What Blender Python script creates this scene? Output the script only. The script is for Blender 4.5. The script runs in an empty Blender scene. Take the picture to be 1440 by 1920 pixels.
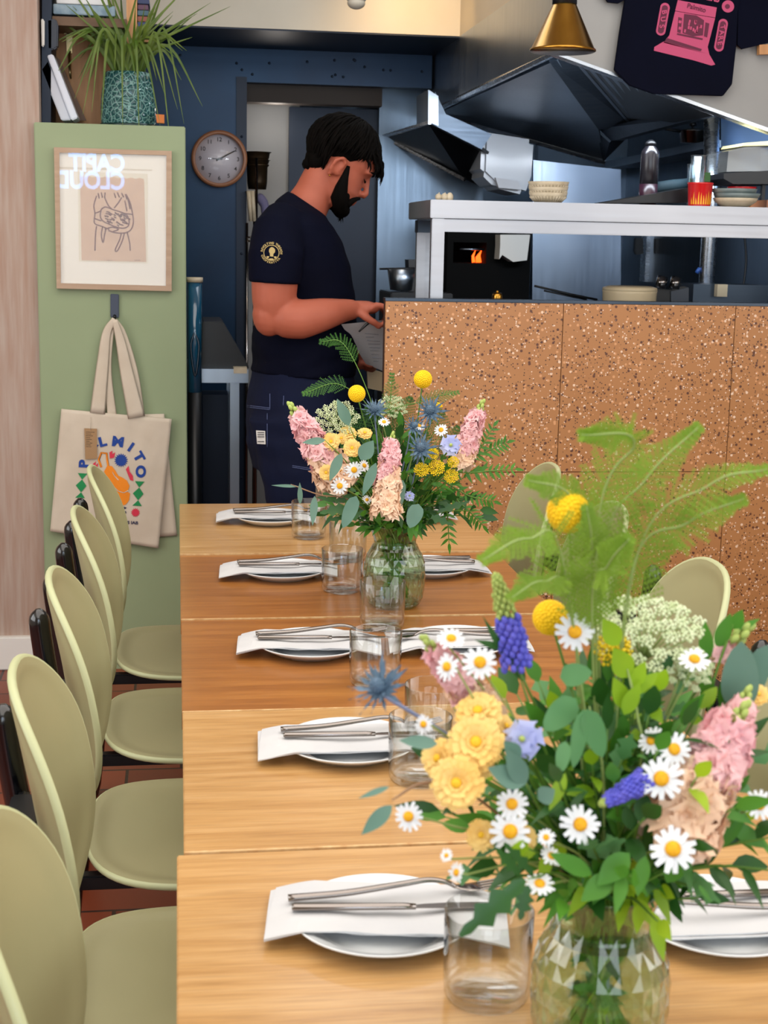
import bpy, bmesh, math, random
from mathutils import Vector, Matrix, noise
random.seed(7)
R=math.radians; PI=math.pi
sc=bpy.context.scene; COL=sc.collection
# ---------------------------------------------------------------- camera
FPX=2720.0; PITCH,YAW,ROLL=0.18512,0.14221,0.01988; EYE=Vector((0,0,1.47))
cy,sy=math.cos(YAW),math.sin(YAW)
FW=Vector((sy*math.cos(PITCH),cy*math.cos(PITCH),-math.sin(PITCH)))
r0=Vector((cy,-sy,0)); u0=r0.cross(FW)
RT=math.cos(ROLL)*r0+math.sin(ROLL)*u0; UP=-math.sin(ROLL)*r0+math.cos(ROLL)*u0
cd=bpy.data.cameras.new('camera'); cam=bpy.data.objects.new('camera',cd); COL.objects.link(cam)
cd.sensor_fit='VERTICAL'; cd.sensor_height=36; cd.lens=36*FPX/1920; cd.clip_start=.05
mw=Matrix.Identity(4)
for i in range(3):
    mw[i][0]=RT[i]; mw[i][1]=UP[i]; mw[i][2]=-FW[i]; mw[i][3]=EYE[i]
cam.matrix_world=mw; sc.camera=cam
cd.dof.use_dof=True; cd.dof.focus_distance=3.0; cd.dof.aperture_fstop=12.0
# ---------------------------------------------------------------- world, lights, exposure
w=bpy.data.worlds.new('world'); sc.world=w; w.use_nodes=True
w.node_tree.nodes['Background'].inputs[0].default_value=(.75,.87,1,1)
w.node_tree.nodes['Background'].inputs[1].default_value=.55
def lamp(name,kind,loc,energy,color,rot=(0,0,0),size=1,sy_=None,spot=None,blend=.5):
    l=bpy.data.lights.new(name,kind); l.energy=energy; l.color=color
    o=bpy.data.objects.new(name,l); COL.objects.link(o); o.location=loc; o.rotation_euler=rot
    if kind=='AREA':
        l.size=size
        if sy_: l.shape='RECTANGLE'; l.size_y=sy_
    else: l.shadow_soft_size=size
    if spot: l.spot_size=spot; l.spot_blend=blend
    return o
# daylight entering through the shop windows behind the camera and on the left
lamp('window_daylight','AREA',(.9,-2.35,1.75),105,(.90,.96,1),(R(90),0,0),4.3,2.2)
lamp('side_daylight','AREA',(-2.7,1.6,1.9),70,(.95,.98,1),(0,R(-90),0),1.8,3.2)
lamp('right_side_light','AREA',(3.3,1.4,2.0),38,(.95,.98,1),(0,R(90),0),1.6,2.4)  # soft area lamp from the right, in front of a plain wall
# added fill lamps for kitchen and dining room, without fixtures
lamp('hood_fill_light','AREA',(1.6,4.50,1.93),16,(.82,.9,1),(R(78),0,0),.9,.10)  # unseen lamp added behind the bulkhead lip to brighten the hood interior
lamp('kitchen_fill_light','AREA',(.75,5.05,2.98),7,(.85,.92,1),(0,0,0),.8,.8)  # added overhead lamp that lifts the steel walls and back hood
lamp('room_fill_light','AREA',(.3,1.6,2.92),120,(1,.96,.9),(0,0,0),3.4,4.6)  # added overhead fill carrying much of the room's brightness
vs=sc.view_settings; vs.view_transform='Standard'; vs.look='None'; vs.gamma=1; vs.use_curve_mapping=False
vs.exposure=-0.15
# ---------------------------------------------------------------- helpers
def ray(px,py): return FW*FPX+RT*(px-720)-UP*(py-960)
def P(px,py,Y=None,X=None,Z=None):
    d=ray(px,py)
    if Y is not None: t=Y/d.y
    elif X is not None: t=X/d.x
    else: t=(Z-EYE.z)/d.z
    return EYE+d*t
def lin(c):
    if isinstance(c,str):
        c=c.lstrip('#'); c=[int(c[i:i+2],16)/255 for i in (0,2,4)]
    return tuple((v/12.92 if v<=.04045 else ((v+.055)/1.055)**2.4) for v in c)+(1,)
class NT:
    def __init__(s,m): s.t=m.node_tree; s.n=s.t.nodes; s.l=s.t.links
    def new(s,k,**kw):
        nd=s.n.new(k)
        for a,b in kw.items(): setattr(nd,a,b)
        return nd
    def set(s,nd,**kw):
        for a,b in kw.items(): nd.inputs[a.replace('_',' ')].default_value=b
        return nd
def mat(name,col,rough=.5,metal=0,var=None,bump=0,scale=20,stretch=(1,1,1),emit=0,trans=0,sss=0,coat=0,detail=4,spec=.5,coords='Object',sheen=0,contrast=(.3,.7)):
    m=bpy.data.materials.new(name); m.use_nodes=True; t=NT(m); b=t.n['Principled BSDF']
    b.inputs['Base Color'].default_value=lin(col); b.inputs['Roughness'].default_value=rough; b.inputs['Metallic'].default_value=metal
    b.inputs['Specular IOR Level'].default_value=spec
    if coat: b.inputs['Coat Weight'].default_value=coat; b.inputs['Coat Roughness'].default_value=.1
    if trans: b.inputs['Transmission Weight'].default_value=trans
    if sss: b.inputs['Subsurface Weight'].default_value=sss; b.inputs['Subsurface Radius'].default_value=(.02,.008,.004); b.inputs['Subsurface Scale'].default_value=.5
    if sheen: b.inputs['Sheen Weight'].default_value=sheen
    if emit: b.inputs['Emission Color'].default_value=lin(col); b.inputs['Emission Strength'].default_value=emit
    if var or bump:
        tc=t.new('ShaderNodeTexCoord'); mp=t.new('ShaderNodeMapping'); mp.inputs['Scale'].default_value=stretch
        t.l.new(tc.outputs[coords],mp.inputs[0])
        nz=t.new('ShaderNodeTexNoise'); nz.inputs['Scale'].default_value=scale; nz.inputs['Detail'].default_value=detail
        t.l.new(mp.outputs[0],nz.inputs['Vector'])
        if var:
            rp=t.new('ShaderNodeValToRGB'); rp.color_ramp.elements[0].position=contrast[0]; rp.color_ramp.elements[1].position=contrast[1]
            rp.color_ramp.elements[0].color=lin(col); rp.color_ramp.elements[1].color=lin(var)
            t.l.new(nz.outputs[0],rp.inputs[0]); t.l.new(rp.outputs[0],b.inputs['Base Color'])
        if bump:
            bp=t.new('ShaderNodeBump'); bp.inputs['Strength'].default_value=bump; bp.inputs['Distance'].default_value=.004
            t.l.new(nz.outputs[0],bp.inputs['Height']); t.l.new(bp.outputs[0],b.inputs['Normal'])
    return m
def leafmat(name,c1,c2,rough=.5,tl=.3):
    m=mat(name,c1,rough,var=c2,scale=14,detail=2); t=NT(m); b=t.n['Principled BSDF']; out=t.n['Material Output']
    tr=t.new('ShaderNodeBsdfTranslucent'); mx=t.new('ShaderNodeMixShader'); mx.inputs[0].default_value=tl
    rp=[n for n in t.n if n.type=='VALTORGB'][0]; t.l.new(rp.outputs[0],tr.inputs[0])
    t.l.new(b.outputs[0],mx.inputs[1]); t.l.new(tr.outputs[0],mx.inputs[2]); t.l.new(mx.outputs[0],out.inputs[0])
    return m
def glassmat(name,tint=(1,1,1),refl=1.0,base=.04,rough=.02,bump=0,refr=0):
    m=bpy.data.materials.new(name); m.use_nodes=True; t=NT(m); t.n.remove(t.n['Principled BSDF']); out=t.n['Material Output']
    tr=t.new('ShaderNodeBsdfTransparent'); tr.inputs[0].default_value=(*tint,1)
    gl=t.new('ShaderNodeBsdfGlossy'); gl.inputs['Roughness'].default_value=rough
    fr=t.new('ShaderNodeLayerWeight'); fr.inputs[0].default_value=.5
    pw=t.new('ShaderNodeMath',operation='POWER'); pw.inputs[1].default_value=2.6; t.l.new(fr.outputs['Facing'],pw.inputs[0])
    mu=t.new('ShaderNodeMath',operation='MULTIPLY_ADD',use_clamp=True); mu.inputs[1].default_value=refl*.7; mu.inputs[2].default_value=base
    t.l.new(pw.outputs[0],mu.inputs[0]); mx=t.new('ShaderNodeMixShader'); t.l.new(mu.outputs[0],mx.inputs[0])
    src=tr
    if refr:
        g=t.new('ShaderNodeBsdfRefraction'); g.inputs['IOR'].default_value=1.12; g.inputs['Roughness'].default_value=.05; g.inputs[0].default_value=(*tint,1)
        m2=t.new('ShaderNodeMixShader'); m2.inputs[0].default_value=refr; t.l.new(tr.outputs[0],m2.inputs[1]); t.l.new(g.outputs[0],m2.inputs[2]); src=m2
    t.l.new(src.outputs[0],mx.inputs[1]); t.l.new(gl.outputs[0],mx.inputs[2]); t.l.new(mx.outputs[0],out.inputs[0])
    return m
# ---- mesh builder
class MB:
    def __init__(s): s.v=[]; s.f=[]; s.mi=[]; s.sm=[]
    def add(s,vs,fs,m=0,smooth=False):
        o=len(s.v); s.v+= [tuple(v) for v in vs]
        for f in fs: s.f.append(tuple(i+o for i in f)); s.mi.append(m); s.sm.append(smooth)
        return s
    def box(s,a,b,m=0):
        x0,y0,z0=[min(p,q) for p,q in zip(a,b)]; x1,y1,z1=[max(p,q) for p,q in zip(a,b)]
        v=[(x0,y0,z0),(x1,y0,z0),(x1,y1,z0),(x0,y1,z0),(x0,y0,z1),(x1,y0,z1),(x1,y1,z1),(x0,y1,z1)]
        return s.add(v,[(0,3,2,1),(4,5,6,7),(0,1,5,4),(1,2,6,5),(2,3,7,6),(3,0,4,7)],m)
    def tube(s,pts,rad,n=8,m=0,ref=None,rad2=None,caps=True,smooth=True):
        pts=[Vector(p) for p in pts]; k=len(pts)
        rad=[rad]*k if not hasattr(rad,'__len__') else rad
        rad2=rad if rad2 is None else ([rad2]*k if not hasattr(rad2,'__len__') else rad2)
        vs=[]; prev=Vector(ref) if ref else None
        for i in range(k):
            t=(pts[min(i+1,k-1)]-pts[max(i-1,0)])
            t=t.normalized() if t.length>1e-9 else Vector((0,0,1))
            if prev is None: prev=Vector((0,1,0)) if abs(t.y)<.9 else Vector((1,0,0))
            a=(prev-t*prev.dot(t))
            a=a.normalized() if a.length>1e-6 else t.orthogonal().normalized()
            if not ref: prev=a
            b=t.cross(a)
            for j in range(n):
                q=2*PI*j/n; vs.append(pts[i]+a*(math.cos(q)*rad[i])+b*(math.sin(q)*rad2[i]))
        fs=[]
        for i in range(k-1):
            for j in range(n):
                j2=(j+1)%n; fs.append((i*n+j,i*n+j2,(i+1)*n+j2,(i+1)*n+j))
        if caps: fs.append(tuple(range(n-1,-1,-1))); fs.append(tuple((k-1)*n+j for j in range(n)))
        return s.add(vs,fs,m,smooth)
    def lathe(s,prof,n=32,m=0,c=(0,0,0),smooth=True,rot=None):
        vs=[];fs=[]; c=Vector(c)
        for r,z in prof:
            for j in range(n):
                q=2*PI*j/n; v=Vector((r*math.cos(q),r*math.sin(q),z))
                if rot: v=rot@v
                vs.append(c+v)
        k=len(prof)
        for i in range(k-1):
            for j in range(n):
                j2=(j+1)%n; fs.append((i*n+j,i*n+j2,(i+1)*n+j2,(i+1)*n+j))
        if prof[0][0]>1e-6: fs.append(tuple(range(n-1,-1,-1)))
        if prof[-1][0]>1e-6: fs.append(tuple((k-1)*n+j for j in range(n)))
        return s.add(vs,fs,m,smooth)
    def ball(s,c,r,n=12,m=0,rot=None):
        r=(r,r,r) if not hasattr(r,'__len__') else r; k=max(4,n//2+1); vs=[];fs=[]; c=Vector(c)
        for i in range(k+1):
            a=PI*i/k
            for j in range(n):
                q=2*PI*j/n; v=Vector((r[0]*math.sin(a)*math.cos(q),r[1]*math.sin(a)*math.sin(q),-r[2]*math.cos(a)))
                if rot: v=rot@v
                vs.append(c+v)
        for i in range(k):
            for j in range(n):
                j2=(j+1)%n; fs.append((i*n+j,i*n+j2,(i+1)*n+j2,(i+1)*n+j))
        return s.add(vs,fs,m,True)
    def prism(s,pts,d,m=0):
        """pts: planar 3-D outline, d: extrusion vector"""
        pts=[Vector(p) for p in pts]; d=Vector(d); n=len(pts)
        nr=Vector((0,0,0))
        for i in range(n): nr+=pts[i].cross(pts[(i+1)%n])
        if nr.dot(d)>0: pts=pts[::-1]
        vs=pts+[p+d for p in pts]
        fs=[tuple(range(n)),tuple(range(2*n-1,n-1,-1))]+[(i,i+n,(i+1)%n+n,(i+1)%n) for i in range(n)]
        return s.add(vs,fs,m)
    def pxpoly(s,px,Y,th=.01,m=0): return s.prism([P(x,y,Y=Y) for x,y in px],(0,th,0),m)
    def merge(s,o,M,m=None):
        return s.add([M@Vector(v) for v in o.v],o.f,0,False) if False else s._mg(o,M,m)
    def _mg(s,o,M,m):
        k=len(s.v); s.v+=[tuple(M@Vector(v)) for v in o.v]
        for f,mi,sm in zip(o.f,o.mi,o.sm): s.f.append(tuple(i+k for i in f)); s.mi.append(mi if m is None else m); s.sm.append(sm)
        return s
    def mesh(s,name,mats):
        me=bpy.data.meshes.new(name); me.from_pydata(s.v,[],s.f)
        for q in (mats if isinstance(mats,(list,tuple)) else [mats]): me.materials.append(q)
        me.polygons.foreach_set('material_index',s.mi); me.polygons.foreach_set('use_smooth',s.sm); me.update(); return me
    def build(s,name,mats,parent=None,bevel=0,clean=False):
        me=s.mesh(name,mats)
        if clean or bevel:
            bm=bmesh.new(); bm.from_mesh(me); bmesh.ops.remove_doubles(bm,verts=bm.verts,dist=1e-5)
            if bevel: bmesh.ops.bevel(bm,geom=[e for e in bm.edges if len(e.link_faces)==2 and e.calc_face_angle(0)>.5],offset=bevel,segments=2,affect='EDGES',clamp_overlap=True)
            bmesh.ops.recalc_face_normals(bm,faces=bm.faces); bm.to_mesh(me); bm.free()
        return link(name,me,parent)
def link(name,me,parent=None):
    o=bpy.data.objects.new(name,me); COL.objects.link(o)
    if parent is not None: adopt(o,parent)
    return o
def adopt(o,parent):
    """children are modelled in world space; keep them there"""
    bpy_m=o.matrix_world.copy() if False else None
    o.parent=parent; o.matrix_parent_inverse=WM(parent).inverted()
def WM(o):
    m=Matrix.LocRotScale(o.location,o.rotation_euler,o.scale)
    return WM(o.parent)@o.matrix_parent_inverse@m if o.parent else m
def tag(o,label=None,cat=None,group=None,kind=None):
    if label: o['label']=label
    if cat: o['category']=cat
    if group: o['group']=group
    if kind: o['kind']=kind
    return o
def thing(name,label,cat,loc=(0,0,0),group=None,rz=0):
    o=bpy.data.objects.new(name,None); COL.objects.link(o); o.location=loc; o.rotation_euler=(0,0,rz); o.empty_display_size=.05
    return tag(o,label,cat,group)
def struct(name,mb,m,bevel=0,parent=None):
    o=mb.build(name,m,parent,bevel); o['kind']='structure'; return o
def copytree(o,parent=None):
    c=o.copy(); COL.objects.link(c)
    if parent is not None: c.parent=parent; c.matrix_parent_inverse=o.matrix_parent_inverse.copy()
    for ch in list(o.children): copytree(ch,c)
    return c
def textmesh(body,size,font_align='CENTER',extrude=.0006,bold=0,spacing=1):
    cu=bpy.data.curves.new('lettering','FONT'); cu.body=body; cu.size=size; cu.align_x=font_align; cu.align_y='CENTER'; cu.extrude=extrude; cu.offset=bold; cu.space_character=spacing
    o=bpy.data.objects.new('lettering',cu); COL.objects.link(o)
    bpy.context.view_layer.update()
    me=bpy.data.meshes.new_from_object(o.evaluated_get(bpy.context.evaluated_depsgraph_get()))
    mb=MB(); mb.add([v.co for v in me.vertices],[tuple(p.vertices) for p in me.polygons])
    bpy.data.objects.remove(o); bpy.data.curves.remove(cu); bpy.data.meshes.remove(me)
    return mb
def wallM(p,rot=0,sx=1):
    """places XY lettering on a plane facing the camera side (-Y); rot in degrees, clockwise as seen"""
    return Matrix.Translation(p)@Matrix.Rotation(R(90),4,'X')@Matrix.Rotation(R(-rot),4,'Z')@Matrix.Diagonal((sx,1,1,1))
def lerp(a,b,t): return a+(b-a)*t
def bez(pts,n=10):
    """Catmull-Rom through pts"""
    pts=[Vector(p) for p in pts]; out=[]; q=[pts[0]*2-pts[1]]+pts+[pts[-1]*2-pts[-2]]
    for i in range(1,len(q)-2):
        for k in range(n):
            t=k/n; a,b,c,d=q[i-1],q[i],q[i+1],q[i+2]
            out.append(.5*((2*b)+(c-a)*t+(2*a-5*b+4*c-d)*t*t+(3*b-a-3*c+d)*t**3))
    out.append(pts[-1]); return out
def remeshed(mb,name,mats,parent,voxel=.006,smooth=6,mi=0):
    me=mb.mesh(name,mats); o=link(name+'_src',me)
    md=o.modifiers.new('r','REMESH'); md.mode='VOXEL'; md.voxel_size=voxel; md.use_smooth_shade=True
    if smooth: s=o.modifiers.new('s','SMOOTH'); s.iterations=smooth; s.factor=.5
    bpy.context.view_layer.update()
    m2=bpy.data.meshes.new_from_object(o.evaluated_get(bpy.context.evaluated_depsgraph_get()))
    m2.name=name; bpy.data.objects.remove(o); m2.materials.clear()
    for q in (mats if isinstance(mats,(list,tuple)) else [mats]): m2.materials.append(q)
    for p in m2.polygons: p.use_smooth=True
    return link(name,m2,parent)
def align(d,up=Vector((0,0,1))):
    """rotation whose local +Z points along d"""
    return Vector(d).normalized().to_track_quat('Z','Y').to_matrix().to_4x4()
# ---------------------------------------------------------------- materials
def woodmat(name,c1,c2,c3,rough=.28):
    m=bpy.data.materials.new(name); m.use_nodes=True; t=NT(m); b=t.n['Principled BSDF']
    tc=t.new('ShaderNodeTexCoord'); mp=t.new('ShaderNodeMapping'); mp.inputs['Scale'].default_value=(1.2,18,6); t.l.new(tc.outputs['Object'],mp.inputs[0])
    n1=t.new('ShaderNodeTexNoise'); n1.inputs['Scale'].default_value=2.2; n1.inputs['Detail'].default_value=8; n1.inputs['Roughness'].default_value=.65; n1.inputs['Distortion'].default_value=.35; t.l.new(mp.outputs[0],n1.inputs['Vector'])
    mp2=t.new('ShaderNodeMapping'); mp2.inputs['Scale'].default_value=(6,160,60); t.l.new(tc.outputs['Object'],mp2.inputs[0])
    n2=t.new('ShaderNodeTexNoise'); n2.inputs['Scale'].default_value=2; n2.inputs['Detail'].default_value=3; t.l.new(mp2.outputs[0],n2.inputs['Vector'])
    rp=t.new('ShaderNodeValToRGB'); e=rp.color_ramp.elements; e[0].position=.28; e[0].color=lin(c1); e[1].position=.72; e[1].color=lin(c3)
    k=e.new(.5); k.color=lin(c2); t.l.new(n1.outputs[0],rp.inputs[0])
    mx=t.new('ShaderNodeMix',data_type='RGBA',blend_type='MULTIPLY'); mx.inputs[0].default_value=.3
    r2=t.new('ShaderNodeValToRGB'); r2.color_ramp.elements[0].position=.35; r2.color_ramp.elements[0].color=(.45,.4,.35,1); r2.color_ramp.elements[1].position=.55; t.l.new(n2.outputs[0],r2.inputs[0])
    t.l.new(rp.outputs[0],mx.inputs[6]); t.l.new(r2.outputs[0],mx.inputs[7]); t.l.new(mx.outputs[2],b.inputs['Base Color'])
    b.inputs['Roughness'].default_value=rough; b.inputs['Coat Weight'].default_value=.25; b.inputs['Coat Roughness'].default_value=.18
    bp=t.new('ShaderNodeBump'); bp.inputs['Strength'].default_value=.08; bp.inputs['Distance'].default_value=.002; t.l.new(n2.outputs[0],bp.inputs['Height']); t.l.new(bp.outputs[0],b.inputs['Normal'])
    return m
M={}
M['wood_light']=woodmat('light_oak','#ab7c44','#c1945b','#cfa672')
M['wood_amber']=woodmat('amber_oak','#8a5423','#a2672e','#b3783a')
M['wood_edge']=mat('worn_oak_edge_highlight','#d9b988',.5,var='#b98a55',scale=60)  # pale tone also paints the highlight along the table edges
M['pine']=mat('pine_board','#cf9a66',.5,var='#b07d4e',scale=5,stretch=(8,8,.8),bump=.05)
def terrazzo():
    m=bpy.data.materials.new('terracotta_terrazzo'); m.use_nodes=True; t=NT(m); b=t.n['Principled BSDF']
    tc=t.new('ShaderNodeTexCoord'); col=None
    nz=t.new('ShaderNodeTexNoise'); nz.inputs['Scale'].default_value=3; t.l.new(tc.outputs['Object'],nz.inputs['Vector'])
    base=t.new('ShaderNodeValToRGB'); base.color_ramp.elements[0].color=lin('#a5703f'); base.color_ramp.elements[1].color=lin('#b27c4c'); t.l.new(nz.outputs[0],base.inputs[0]); cur=base.outputs[0]
    for scl,cols,thr in ((84,[(0,'#e3c3a8'),(.11,'#5c3422'),(.30,'#cf9768'),(.50,None)],.35),(170,[(0,'#ead2be'),(.10,'#43251b'),(.32,None)],.34)):
        v=t.new('ShaderNodeTexVoronoi'); v.inputs['Scale'].default_value=scl; t.l.new(tc.outputs['Object'],v.inputs['Vector'])
        sp=t.new('ShaderNodeSeparateColor'); t.l.new(v.outputs['Color'],sp.inputs[0])
        rp=t.new('ShaderNodeValToRGB'); rp.color_ramp.interpolation='CONSTANT'; ra=t.new('ShaderNodeValToRGB'); ra.color_ramp.interpolation='CONSTANT'
        e=rp.color_ramp.elements; e[0].color=lin(cols[0][1]); e.remove(e[1])
        for p_,c in cols[1:]:
            k=e.new(p_); k.color=lin(c or '#000000')
        ea=ra.color_ramp.elements; ea[0].color=(1,1,1,1); ea[1].position=cols[-1][0]; ea[1].color=(0,0,0,1)
        t.l.new(sp.outputs[0],rp.inputs[0]); t.l.new(sp.outputs[0],ra.inputs[0])
        lt=t.new('ShaderNodeMath',operation='LESS_THAN'); lt.inputs[1].default_value=thr; t.l.new(v.outputs['Distance'],lt.inputs[0])
        mu=t.new('ShaderNodeMath',operation='MULTIPLY'); t.l.new(lt.outputs[0],mu.inputs[0]); t.l.new(ra.outputs[0],mu.inputs[1])
        mx=t.new('ShaderNodeMix',data_type='RGBA'); t.l.new(mu.outputs[0],mx.inputs[0]); t.l.new(cur,mx.inputs[6]); t.l.new(rp.outputs[0],mx.inputs[7]); cur=mx.outputs[2]
    t.l.new(cur,b.inputs['Base Color']); b.inputs['Roughness'].default_value=.35
    return m
M['terrazzo']=terrazzo()
def steelmat(name,c1,c2,rough=.28,stretch=(1,1,40),sc_=3):
    m=bpy.data.materials.new(name); m.use_nodes=True; t=NT(m); b=t.n['Principled BSDF']
    tc=t.new('ShaderNodeTexCoord'); n0=t.new('ShaderNodeTexNoise'); n0.inputs['Scale'].default_value=1.6; n0.inputs['Detail'].default_value=3; t.l.new(tc.outputs['Object'],n0.inputs['Vector'])
    rp=t.new('ShaderNodeValToRGB'); rp.color_ramp.elements[0].position=.35; rp.color_ramp.elements[1].position=.65; rp.color_ramp.elements[0].color=lin(c1); rp.color_ramp.elements[1].color=lin(c2); t.l.new(n0.outputs[0],rp.inputs[0]); t.l.new(rp.outputs[0],b.inputs['Base Color'])
    mp=t.new('ShaderNodeMapping'); mp.inputs['Scale'].default_value=stretch; t.l.new(tc.outputs['Object'],mp.inputs[0])
    n1=t.new('ShaderNodeTexNoise'); n1.inputs['Scale'].default_value=sc_; n1.inputs['Detail'].default_value=5; t.l.new(mp.outputs[0],n1.inputs['Vector'])
    mr=t.new('ShaderNodeMapRange'); mr.inputs[3].default_value=rough-.07; mr.inputs[4].default_value=rough+.12; t.l.new(n1.outputs[0],mr.inputs[0]); t.l.new(mr.outputs[0],b.inputs['Roughness'])
    bp=t.new('ShaderNodeBump'); bp.inputs['Strength'].default_value=.12; bp.inputs['Distance'].default_value=.01; t.l.new(n0.outputs[0],bp.inputs['Height']); t.l.new(bp.outputs[0],b.inputs['Normal'])
    b.inputs['Metallic'].default_value=1
    return m
M['steel']=steelmat('brushed_steel','#a9b4c0','#8f9cab',.3,(30,30,1))
M['steel_wall']=steelmat('steel_cladding','#6d7b8b','#54616e',.34,(30,30,1))
M['steel_dark']=steelmat('dark_steel','#5a6470','#3e4854',.38,(1,30,30))
M['steel_bright']=steelmat('bright_steel','#d3d8de','#b9bfc8',.25,(1,30,30))
M['chrome']=mat('polished_cutlery_steel','#8f8884',.16,1)
M['blue_steel']=mat('blue_painted_panel','#08213a',.36,.5,var='#103350',scale=2.2,bump=.1,detail=6)
M['blue_dark']=mat('dark_blue_panel','#0a1a2e',.45,.3,var='#0e2238',scale=3)
M['pass_steel']=steelmat('pass_steel','#c3c5cb','#b2b5bc',.45,(1,30,30))
M['black']=mat('black_plastic','#0b0d11',.4)
M['black_gloss']=mat('black_gloss_tube','#06080f',.2,coat=.6)
M['pistachio']=mat('pistachio_shell','#a5a078',.42,var='#9d9a72',scale=3,bump=.02)
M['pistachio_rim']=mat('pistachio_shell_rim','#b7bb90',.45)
M['green_paint']=mat('sage_green_paint','#92a07c',.55,var='#8c9b77',scale=3,bump=.03)
M['cream']=mat('cream_paint','#d8cfbd',.6,var='#cdc3b0',scale=3)
M['grey_wall']=mat('grey_plaster','#9a9a98',.55,var='#8b8c8c',scale=2)
M['white']=mat('white_paint','#e4e2dd',.5)
M['china']=mat('white_china','#dcdfe1',.12,coat=.4)
M['napkin']=mat('white_paper_napkin','#cbcbcc',.85,var='#c0c1c5',scale=9,bump=.25)
M['glass']=glassmat('clear_glass',(.978,.988,.985),1.7,.045)
M['vase_glass']=glassmat('green_tinted_pressed_glass',(.72,.85,.66),1.6,.08,.04,refr=.35)
M['pane']=glassmat('picture_glass',(1,1,1),1.0,.035,.0)
M['plastic_clear']=glassmat('cloudy_plastic',(.8,.84,.86),1.2,.12,.15)
M['brass']=mat('brushed_brass','#b98a3c',.25,1,var='#a67a30',scale=30,stretch=(1,1,.1))
M['brass_pale']=mat('pale_brass','#b7a77c',.35,1)
M['skin']=mat('skin','#ad5f4a',.5,sss=.1,var='#a05540',scale=9,spec=.3)
M['hair']=mat('dark_brown_hair','#040302',.75,var='#0a0706',scale=60,stretch=(1,1,.2),bump=.5,spec=.06)
M['navy']=mat('navy_cotton','#060817',.85,var='#070a1c',scale=8,bump=.15,spec=.08)
M['navy_trouser']=mat('navy_twill','#080e26',.85,var='#0b1430',scale=8,bump=.15,spec=.2)
M['canvas']=mat('natural_cotton_canvas','#d3c6b4',.85,var='#c9bba8',scale=12,bump=.3)
M['print_blue']=mat('blue_print','#123f94',.7); M['print_orange']=mat('orange_print','#f08a12',.7); M['print_green']=mat('green_print','#12874a',.7)
M['print_red']=mat('red_print','#d3304a',.7); M['print_navy']=mat('navy_print','#222a4e',.7); M['print_pink']=mat('pink_print','#b8456e',.7); M['print_dpink']=mat('dark_pink_line','#5c1536',.7)
M['print_gold']=mat('gold_print','#b09a62',.6); M['card']=mat('brown_card','#a3805a',.7); M['ink']=mat('brown_ink','#6b3018',.7); M['soot']=mat('soot_black','#050607',.85,spec=.15); M['black_ink']=mat('black_ink','#24242a',.6)
M['kraft']=mat('tan_print_paper','#c2a184',.8,var='#b8967a',scale=30); M['mat']=mat('cream_mount_board','#dad3c6',.8); M['frame_wood']=mat('pale_wood_frame','#b79c83',.5,var='#a88c73',scale=8,stretch=(1,1,8))
M['walnut']=mat('warm_wood_rim','#8f5d40',.4,var='#9c6a4a',scale=9)
M['dial']=mat('grey_clock_dial','#cfccd6',.5)
M['red_tin']=mat('red_enamel_tin','#c8151b',.25,coat=.5); M['yellow_flame']=mat('yellow_flame_print','#f0a91c',.5)
M['stoneware']=mat('speckled_stoneware','#cabda5',.45,var='#b5a78d',scale=40); M['blue_ware']=mat('blue_grey_stoneware','#5e6f74',.35,var='#7d8a86',scale=14)
M['beige']=mat('beige_enamel','#cbb896',.35); M['teal_cloth']=mat('teal_cloth','#0f2a34',.8,bump=.3,scale=30)
M['sauce']=mat('dark_sauce','#2a1220',.3); M['bronze_pot']=mat('old_bronze_pot','#4c3c28',.4,.7,var='#2a2119',scale=9)
M['paper']=mat('paper_sheet','#cfd2d8',.8); M['flame']=mat('gas_flame','#ff4a12',.5,emit=5)
M['lit']=mat('lamp_glow','#ffd9a0',.5,emit=12)
# ================================================================ ROOM
def brickfloor():
    m=bpy.data.materials.new('terracotta_floor_tiles'); m.use_nodes=True; t=NT(m); b=t.n['Principled BSDF']
    tc=t.new('ShaderNodeTexCoord'); bk=t.new('ShaderNodeTexBrick'); t.l.new(tc.outputs['Object'],bk.inputs['Vector'])
    bk.inputs['Scale'].default_value=1; bk.inputs['Brick Width'].default_value=.30; bk.inputs['Row Height'].default_value=.145; bk.inputs['Mortar Size'].default_value=.0045
    bk.inputs['Color1'].default_value=lin('#6f3019'); bk.inputs['Color2'].default_value=lin('#8a3f24'); bk.inputs['Mortar'].default_value=lin('#331a12')
    t.l.new(bk.outputs['Color'],b.inputs['Base Color']); b.inputs['Roughness'].default_value=.4
    bp=t.new('ShaderNodeBump'); bp.inputs['Strength'].default_value=.4; bp.inputs['Distance'].default_value=.002; bp.invert=True; t.l.new(bk.outputs['Fac'],bp.inputs['Height']); t.l.new(bp.outputs[0],b.inputs['Normal'])
    return m
struct('floor',MB().box((-3,-2.6,-.1),(3.5,8.4,0)),brickfloor())
struct('ceiling',MB().box((-3,-2.6,3),(3.5,8.4,3.1)),M['cream'])
pinkwall=mat('whitewashed_pink_boards','#b3a195',.6,var='#a38473',scale=4,stretch=(14,14,1),bump=.12,detail=8)
XP=P(77,232,Y=4.93).x; XP2=P(92,1190,Y=4.93).x; XG=P(350,700,Y=4.9).x
wl=MB(); zb=P(60,1191,Y=4.93).z
wl.prism([(-3,4.93,zb),(XP2,4.93,zb),(XP,4.93,3),(-3,4.93,3)],(0,.25,0))
for sx in (-.82,): wl.box((sx,4.927,zb),(sx+.004,4.93,3))
struct('wall_left',wl,pinkwall)
struct('baseboard_left',MB().box((-3,4.905,0),(XP2+.002,4.95,zb)),M['white'],.004)
struct('wall_side',MB().box((-3.1,-2.6,0),(-3,8.4,3)),M['cream'])
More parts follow.
